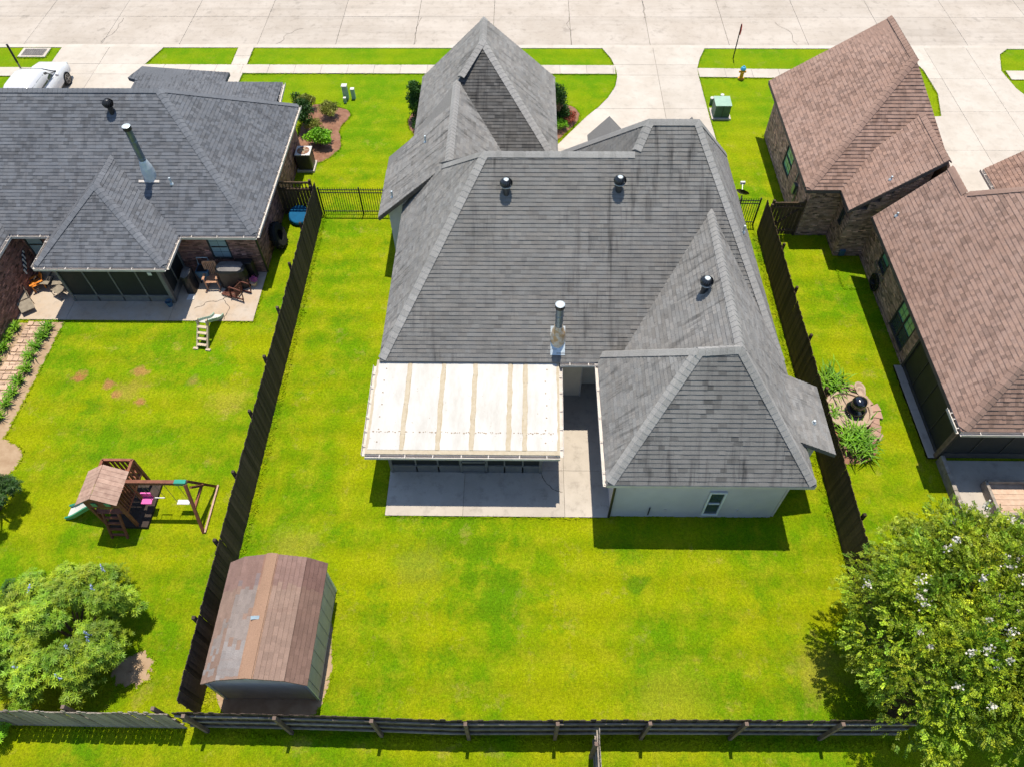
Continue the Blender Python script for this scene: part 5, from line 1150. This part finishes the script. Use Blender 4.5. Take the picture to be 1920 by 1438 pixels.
t = thing('bamboo_bundle', 'bundle of thin bamboo stakes leaning on the left brick wall', 'stakes', (-13.05,22.5,.06))
for k in range(12): o = MB(); o.cyl((-13.35+k*.05,22.3,.06), (-13.42+k*.065,22.58,1.05+rnd.uniform(-.1,.1)), .011, n=5); o.build('stake', 'wood_post', t)
t = thing('storage_cabinet', 'black cabinet behind the covered grill on the left patio', 'cabinet', (-11.75,22.42,.06)); o = MB(); o.box((-11.78,22.42,.55), (.75,.3,1.0)); o.build('case', 'black_cover', t, bevel=.02); o = MB(); o.box((-11.78,22.25,.55), (.32,.02,.9)); o.build('door', 'black_metal', t)

# ------------------------------------------------------------------ things in the side yards
t = thing('wading_pool', 'round blue plastic wading pool leaning upright behind the left fence', 'pool'); o = MB()
o.lathe([(0,0),(.62,0),(.68,.03),(.72,.16),(.75,.17),(.75,.19),(.70,.19),(.66,.05),(.6,.03),(0,.03)], (0,0,0), 36); o.build('basin', 'blue_plastic', t, smooth=False); t.location = (-10.25,26.1,.42); t.rotation_euler = (R_(205),0,0); t.scale = (.66,.66,.66)
t = thing('tyre', 'big black tractor tyre leaning on the left brick wall', 'tyre'); o = MB(); R0 = .38; prof = [(R0-.14,-.12),(R0+.1,-.14),(R0+.2,-.09),(R0+.21,0),(R0+.2,.09),(R0+.1,.14),(R0-.14,.12),(R0-.12,0),(R0-.14,-.12)]
o.lathe(prof, (0,0,0), 28); o.build('carcass', 'rubber', t); o = MB()
for i in range(28):
    a = 2*math.pi*i/28; o.box(((R0+.215)*math.cos(a),(R0+.215)*math.sin(a),(-1)**i*.05), (.03,.06,.13), a)
tag(o.build('tread', 'rubber', t), None, None, None, 'stuff'); t.location = (-10.82,24.5,.58); t.rotation_euler = (0,R_(72),0)
t = thing('air_conditioner', 'outdoor air conditioner unit by the left brick wall', 'air conditioner', (-10.62,30.0,0)); o = MB(); cx, cy = -10.62, 30.05
o.box((cx,cy,.05), (.85,.85,.1)); o.build('pad', 'walk', t); o = MB(); o.box((cx,cy,.52), (.72,.72,.84)); o.build('cabinet', 'chair_metal', t, bevel=.05)
for k in range(12):
    o = MB(); o.box((cx,cy-.365,.18+k*.06), (.6,.012,.018)); o.build('louvre', 'black_metal', t)
o = MB(); o.box((cx,cy,.96), (.74,.74,.04)); o.build('top_cover', 'white_plastic', t, bevel=.03); o = MB(); o.lathe([(.30,.985),(.30,.992),(0,.992)], (cx,cy,0), 20); o.build('fan_opening', 'rust' if False else 'mulch', t)
o = MB()
for k in range(5): a = 2*math.pi*k/5; o.bar((cx,cy,1.0), (cx+.26*math.cos(a),cy+.26*math.sin(a),1.0), .09, .01)
o.build('fan', 'pebble', t)
def pedestal(label, x, y, w, h, mat='utility_green', nm='utility_pedestal'):
    t = thing(nm, label, 'utility box', (x,y,0)); o = MB(); o.box((x,y,h*.47), (w,w,h*.94), taper=.95); o.build('case', mat, t, bevel=.015); o = MB(); o.box((x,y,h*.97), (w*1.08,w*1.08,h*.07)); o.build('lid', 'white_plastic', t, bevel=.015); return t
pedestal('tallest green utility pedestal on the lawn left of the front gable', -9.55, 35.95, .27, .8); pedestal('middle-sized green utility pedestal, right of the tallest one', -9.15, 35.95, .2, .6); pedestal('shortest green utility stub in front of the tallest pedestal', -9.55, 35.55, .14, .32)
t = thing('transformer_box', 'green transformer box on a concrete pad right of the driveway', 'transformer', (10.42,34.55,0)); o = MB(); o.box((10.42,34.55,.04), (1.0,1.0,.1)); o.build('pad', 'walk', t); o = MB(); o.box((10.42,34.55,.42), (.80,.80,.68)); o.build('cabinet', 'dark_green', t, bevel=.02); o = MB(); o.loft([[(10.0,34.13,.76),(10.84,34.13,.76),(10.84,34.97,.76),(10.0,34.97,.76)],[(10.0,34.13,.79),(10.84,34.13,.79),(10.84,34.97,.83),(10.0,34.97,.83)]]); o.build('lid', 'utility_green', t)
o = MB(); o.box((10.42,34.14,.42), (.02,.012,.6)); o.build('door_seam', 'black_metal', t)
def stub(label, x, y, h): t = thing('utility_stub', label, 'utility box', (x,y,0)); o = MB(); o.cyl((x,y,0), (x,y,h*.86), .09, .09, 12); o.build('tube', 'dark_green', t); o = MB(); o.lathe([(.1,h*.84),(.1,h*.96),(.06,h),(0,h)], (x,y,0), 12); o.build('cap', 'white_plastic', t)
stub('green round utility stub left behind the transformer box', 10.1, 35.5, .42); stub('green round utility stub right behind the transformer box', 10.72, 35.9, .34)
t = thing('fire_hydrant', 'yellow fire hydrant with blue cap beside the sidewalk', 'hydrant', (12.12,37.95,0)); c = (12.12,37.95,0); o = MB(); o.lathe([(.17,0),(.17,.05),(.1,.06),(.1,.5),(.13,.52),(.13,.55),(.11,.56)], c, 14); o.build('barrel', 'hydrant', t); o = MB(); o.lathe([(.15,.55),(.15,.6),(.11,.69),(.04,.73),(.04,.77),(0,.77)], c, 14); o.build('bonnet', 'hydrant_blue', t)
for d in ((1,0),(-1,0),(0,-1)): o = MB(); o.cyl((c[0]+d[0]*.08,c[1]+d[1]*.08,.42), (c[0]+d[0]*.19,c[1]+d[1]*.19,.42), .055, .055, 10); o.build('nozzle', 'hydrant', t)
t = thing('street_sign', 'red street sign on a thin post seen edge-on by the kerb', 'sign', (12.03,40.0,0)); o = MB(); o.box((12.03,40.0,1.0), (.05,.05,2.0)); o.build('post', 'black_metal', t); o = MB(); pts = [(.0,.30*math.cos(R_(22.5+45*k)),.30*math.sin(R_(22.5+45*k))) for k in range(8)]; o.extrude3([(12.05+p[0]+p[1]*.12,39.98+p[1],1.72+p[2]) for p in pts], (.012,0,0)); o.build('plate', 'red_sign', t)
t = thing('lamp_post', 'black yard post by the driveway at the upper left edge', 'post', (-28.4,38.6,0)); o = MB(); o.cyl((-28.4,38.6,0), (-28.4,38.6,.55), .045, .045, 10); o.build('base', 'steel', t); o = MB(); o.cyl((-28.4,38.6,.5), (-28.4,38.6,1.55), .06, .06, 10); o.build('shaft', 'black_metal', t)
t = thing('drain_inlet', 'rectangular steel storm drain cover in the verge, upper left', 'drain', (-28.4,40.4,0)); o = MB(); o.box((-28.4,40.42,.03), (1.6,.95,.08)); o.build('frame', 'walk', t)
for k in range(10): o = MB(); o.box((-28.97+k*.127,40.42,.075), (.11,.68,.03)); o.build('grate_bar', 'steel', t)
PAVED.append([(-29.2,39.9),(-27.6,39.9),(-27.6,40.9),(-29.2,40.9)])
# ------------------------------------------------------------------ fountain pond
pond = thing('fountain_pond', 'round stone-rimmed pond with black glazed fountain beside the right fence', 'fountain', (12.25,15.55,0)); cx, cy = 12.2, 15.5
o = MB(); o.lathe([(.74,.0),(.78,.30),(.86,.31),(.87,.36),(.76,.37),(.74,.3)], (cx,cy,0), 40); o.build('rim', 'stone_pale', pond); o = MB(); o.lathe([(0,.28),(.75,.28)], (cx,cy,0), 40); o.build('water', 'pond', pond)
o = MB(); o.lathe([(.18,.25),(.3,.32),(.36,.45),(.33,.55),(.24,.62),(.22,.75),(.27,.85),(.24,.98),(.12,1.05),(0,1.06)], (cx+.2,cy-.02,0), 24); o.build('jar', 'glaze', pond, smooth=True); o = MB(); o.lathe([(.16,.34),(.32,.36),(.36,.42),(.33,.42),(.22,.38)], (cx+.2,cy-.06,0), 24); o.build('basin', 'glaze', pond, smooth=True)
def shell(name, c, r, rz): o = MB(); o.lathe([(r*.55,-.06),(r,.03),(r*1.02,.06),(r*.78,.05),(r*.45,-.01),(0,-.02)], c, 18, sx=.8, sy=1.15); o.build(name, 'stone_pale', pond)
shell('scallop_bowl', (cx+.62,cy+.95,.4), .24, 0); shell('scallop_bowl', (cx+.33,cy+.42,.9), .2, 0); shell('scallop_bowl', (cx+.55,cy+.18,.6), .2, 0)
o = MB(); o.cyl((cx+.62,cy+.95,0), (cx+.62,cy+.95,.37), .12, .08, 12); o.build('pedestal', 'stone_pale', pond)
r5 = random.Random(12)
for i in range(15):
    a = -1.2+i*.17; st = thing('flagstone', 'pinkish flagstone in the ring around the pond', 'stone', (cx,cy,0), 'flagstones around the pond') if False else None
ring = MB()
for i in range(11):
    a = R_(-62+i*13.5); q = []; ra, rb = .9, 1.28+.1*math.sin(i*1.7)
    for t in (a+.01, a+.225): q.append((cx+ra*math.cos(t), cy+ra*1.05*math.sin(t)))
    for t in (a+.225, a+.01): q.append((cx+rb*math.cos(t), cy+rb*1.15*math.sin(t)))
    o = MB(); o.prism(q, .0, .09+r5.uniform(0,.02)); o.build('flagstone', 'flagstone', pond, bevel=.01)
for i, (x, y) in enumerate(((11.35,16.15),(11.45,14.75),(11.68,14.68),(11.5,14.95),(11.25,15.0))): o = MB(); o.box((x,y,.07), (.28,.2,.05), r5.uniform(0,3)); o.build('terracotta_tile', 'terracotta', pond)
for i in range(34):
    a = r5.uniform(1.9,4.6); rr = r5.uniform(.9,1.05); o = MB(); s_ = r5.uniform(.03,.07); o.lathe([(0,0),(s_,s_*.4),(s_*.8,s_),(0,s_*1.2)], (cx+rr*math.cos(a),cy+rr*math.sin(a),.05), 7); o.build('pebble', 'pebble', pond)

# ------------------------------------------------------------------ white car on the left drive
car = thing('car', 'white car parked on the left driveway behind the blue-grey roof', 'car'); W = .92
def sec(y, hw, z0, z1, zs=None, tw=None):
    tw = tw if tw else hw*.94; zm = z0+(z1-z0)*.55
    return [(-hw*.92,y,z0),(hw*.92,y,z0),(hw,y,z0+.14),(hw,y,zm),(tw,y,z1-.05),(tw*.86,y,z1),(0,y,z1+.015),(-tw*.86,y,z1),(-tw,y,z1-.05),(-hw,y,zm),(-hw,y,z0+.14)]
b = MB(); b.loft([sec(-2.3,.80,.45,.86),sec(-2.25,.88,.34,.98),sec(-1.6,W,.28,1.02),sec(0,W,.26,1.02),sec(.9,W,.27,1.0),sec(1.6,.91,.3,.97),sec(2.15,.86,.34,.88),sec(2.36,.74,.42,.74)]); b.build('body', 'car_paint', car, smooth=True)
b = MB(); b.loft([sec(-2.15,.74,.95,1.1,tw=.6),sec(-1.85,.80,.95,1.58,tw=.66),sec(-1.3,.82,.95,1.70,tw=.68),sec(-.2,.82,.95,1.70,tw=.68),sec(.25,.80,.95,1.60,tw=.66),sec(1.05,.76,.92,1.02,tw=.66)]); cab = b.build('cabin', 'car_paint', car, smooth=True)
for s in (-1, 1):
    for ya, yb_ in ((-1.75,-.98),(-.9,-.05),(.02,.55)):
        q = [(s*.826,ya,1.08),(s*.826,yb_,1.08),(s*.74,yb_-.06 if yb_ < .5 else .22,1.5 if yb_ < .5 else 1.46),(s*.735,ya+(.25 if ya < -1.5 else 0),1.52)]; o = MB(); o.extrude3(q if s > 0 else q[::-1], (s*.012,0,.004)); o.build('side_window', 'car_glass', cab)
o = MB(); o.extrude3([(-.66,.98,1.06),(.66,.98,1.06),(.6,.32,1.57),(-.6,.32,1.57)], (0,.012,.012)); o.build('windscreen', 'car_glass', cab); o = MB(); o.extrude3([(.62,-2.12,1.1),(-.62,-2.12,1.1),(-.58,-1.9,1.5),(.58,-1.9,1.5)], (0,-.012,.008)); o.build('rear_window', 'car_glass', cab)
o = MB(); o.box((0,-1.93,1.66), (1.25,.2,.04)); o.build('spoiler', 'car_paint', cab, bevel=.01); o = MB(); o.box((0,-2.03,1.65), (.35,.03,.03)); o.build('brake_light', 'car_red', cab)
for s in (-1, 1):
    o = MB(); o.box((s*1.0,.62,1.05), (.16,.1,.13)); o.build('mirror', 'car_paint', car, bevel=.02); o = MB(); o.box((s*.7,-2.27,.82), (.2,.06,.2)); o.build('tail_light', 'car_red', car); o = MB(); o.box((s*.62,2.26,.74), (.28,.08,.12)); o.build('headlight', 'metal_pale', car)
    for y in (-1.42, 1.42):
        o = MB(); o.cyl((s*.70,y,.35), (s*.935,y,.35), .35, .35, 24); wh = o.build('wheel', 'rubber', car); o = MB(); o.cyl((s*.93,y,.35), (s*.94,y,.35), .24, .24, 24); o.build('hub', 'black_metal', wh)
        for k in range(6): a = k*math.pi/3; p = MB(); p.bar((s*.945,y,.35), (s*.945,y+.22*math.cos(a),.35+.22*math.sin(a)), .05, .02); p.build('spoke', 'alloy', wh)
        p = MB(); p.lathe([(.225,-.006),(.245,-.006),(.245,.006),(.225,.006),(.225,-.006)], (0,0,0), 24); p.v = [(s*.944+z, y+x, .35+y_) for x, y_, z in p.v]; p.build('rim', 'alloy', wh)
o = MB(); o.box((0,2.37,.56), (1.1,.04,.2)); o.build('grille', 'black_metal', car, bevel=.01)
place(car, (-26.0,35.75,.055), R_(-1))

# ------------------------------------------------------------------ grass blades (one mass) on every lawn
def in_poly(px, py, poly):
    inside = np.zeros(len(px), bool); n = len(poly)
    for i in range(n):
        x1_, y1_ = poly[i]; x2_, y2_ = poly[(i+1) % n]; c = (y1_ > py) != (y2_ > py)
        if y1_ != y2_: inside ^= c & (px < (x2_-x1_)*(py-y1_)/(y2_-y1_)+x1_)
    return inside
def grass():
    """the taller, unmown fringe along fences, walls, slabs and beds, one mass"""
    rg = np.random.default_rng(5); pts = []
    def fringe(a, b, dens, wid):
        L = math.hypot(b[0]-a[0], b[1]-a[1]); n = int(L*dens); t = rg.uniform(0, 1, n); d = np.array([b[0]-a[0], b[1]-a[1]])/L; nn = np.array([-d[1], d[0]])
        q = np.array(a)+np.outer(t, np.array(b)-np.array(a))+np.outer(rg.normal(0, wid, n), nn); pts.append(np.column_stack([q, np.zeros(n)]))
    for a, b in (((-9.2,26.5),(-9.2,4.6)), ((-9.5,26.5),(-9.5,4.6)), ((10.62,25.4),(10.64,4.5)), ((10.9,25.4),(10.9,4.5)), ((-9.3,4.55),(10.7,4.58)), ((-9.3,4.2),(10.7,4.2)), ((-20,4.7),(-9.5,4.65)), ((-20,4.35),(-9.5,4.3))): fringe(a, b, 60, .06)
    for p in PAVED:
        for i in range(len(p)):
            a, b = p[i], p[(i+1) % len(p)]
            if max(abs(a[0]), abs(b[0])) > 34 or max(a[1], b[1]) > 45 or math.hypot(a[0]-b[0], a[1]-b[1]) < .05: continue
            fringe(a, b, 40, .025)
    x, y = np.vstack(pts)[:,:2].T; out = np.zeros(len(x), bool)
    for p in PAVED:
        xs = [q[0] for q in p]; ys = [q[1] for q in p]; cand = np.where((x > min(xs)) & (x < max(xs)) & (y > min(ys)) & (y < max(ys)))[0]
        if len(cand):
            c = np.array(p).mean(0); out[cand] |= in_poly(c[0]+(x[cand]-c[0])*1.0, y[cand], p)
    pts = [np.column_stack([x[~out], y[~out], np.zeros((~out).sum())])]
    P = np.vstack(pts).astype(np.float32); n = len(P)
    me = bpy.data.meshes.new('grass'); me.vertices.add(n); me.vertices.foreach_set('co', P.ravel()); me.update()
    o = bpy.data.objects.new('grass', me); COL.objects.link(o); tag(o, 'taller fringe of grass along fences, walls and slabs', None, None, 'stuff')
    tb = MB(); r = random.Random(3)
    for i in range(8):
        a = r.uniform(0, 6.28); L = r.uniform(.03,.075); h = r.uniform(.02,.05); w = r.uniform(.006,.011); bx, by = r.uniform(-.035,.035), r.uniform(-.035,.035); dx, dy = math.cos(a), math.sin(a)
        tb.add([(bx-dy*w,by+dx*w,0),(bx+dy*w,by-dx*w,0),(bx+dx*L*.5+dy*w*.8,by+dy*L*.5-dx*w*.8,h),(bx+dx*L*.5-dy*w*.8,by+dy*L*.5+dx*w*.8,h),(bx+dx*L,by+dy*L,h*.8)], [(0,1,2,3),(3,2,4)])
    tuft = tb.mesh('grass_tuft', 'blade'); to = bpy.data.objects.new('grass_tuft', tuft)
    ng = bpy.data.node_groups.new('grass_scatter', 'GeometryNodeTree'); ng.interface.new_socket('Geometry', in_out='INPUT', socket_type='NodeSocketGeometry'); ng.interface.new_socket('Geometry', in_out='OUTPUT', socket_type='NodeSocketGeometry')
    gi = ng.nodes.new('NodeGroupInput'); go = ng.nodes.new('NodeGroupOutput'); ip = ng.nodes.new('GeometryNodeInstanceOnPoints'); oi = ng.nodes.new('GeometryNodeObjectInfo'); oi.inputs[0].default_value = to
    rr = ng.nodes.new('FunctionNodeRandomValue'); rr.data_type = 'FLOAT_VECTOR'; rr.inputs[0].default_value = (-.15,-.15,0); rr.inputs[1].default_value = (.15,.15,6.28); rs_ = ng.nodes.new('FunctionNodeRandomValue'); rs_.data_type = 'FLOAT'; rs_.inputs[2].default_value = .7; rs_.inputs[3].default_value = 1.5
    L = ng.links.new; L(gi.outputs[0], ip.inputs['Points']); L(oi.outputs['Geometry'], ip.inputs['Instance']); L(rr.outputs[0], ip.inputs['Rotation']); L(rs_.outputs[1], ip.inputs['Scale']); L(ip.outputs[0], go.inputs[0])
    md = o.modifiers.new('scatter', 'NODES'); md.node_group = ng
    print('grass tufts', n)
grass()
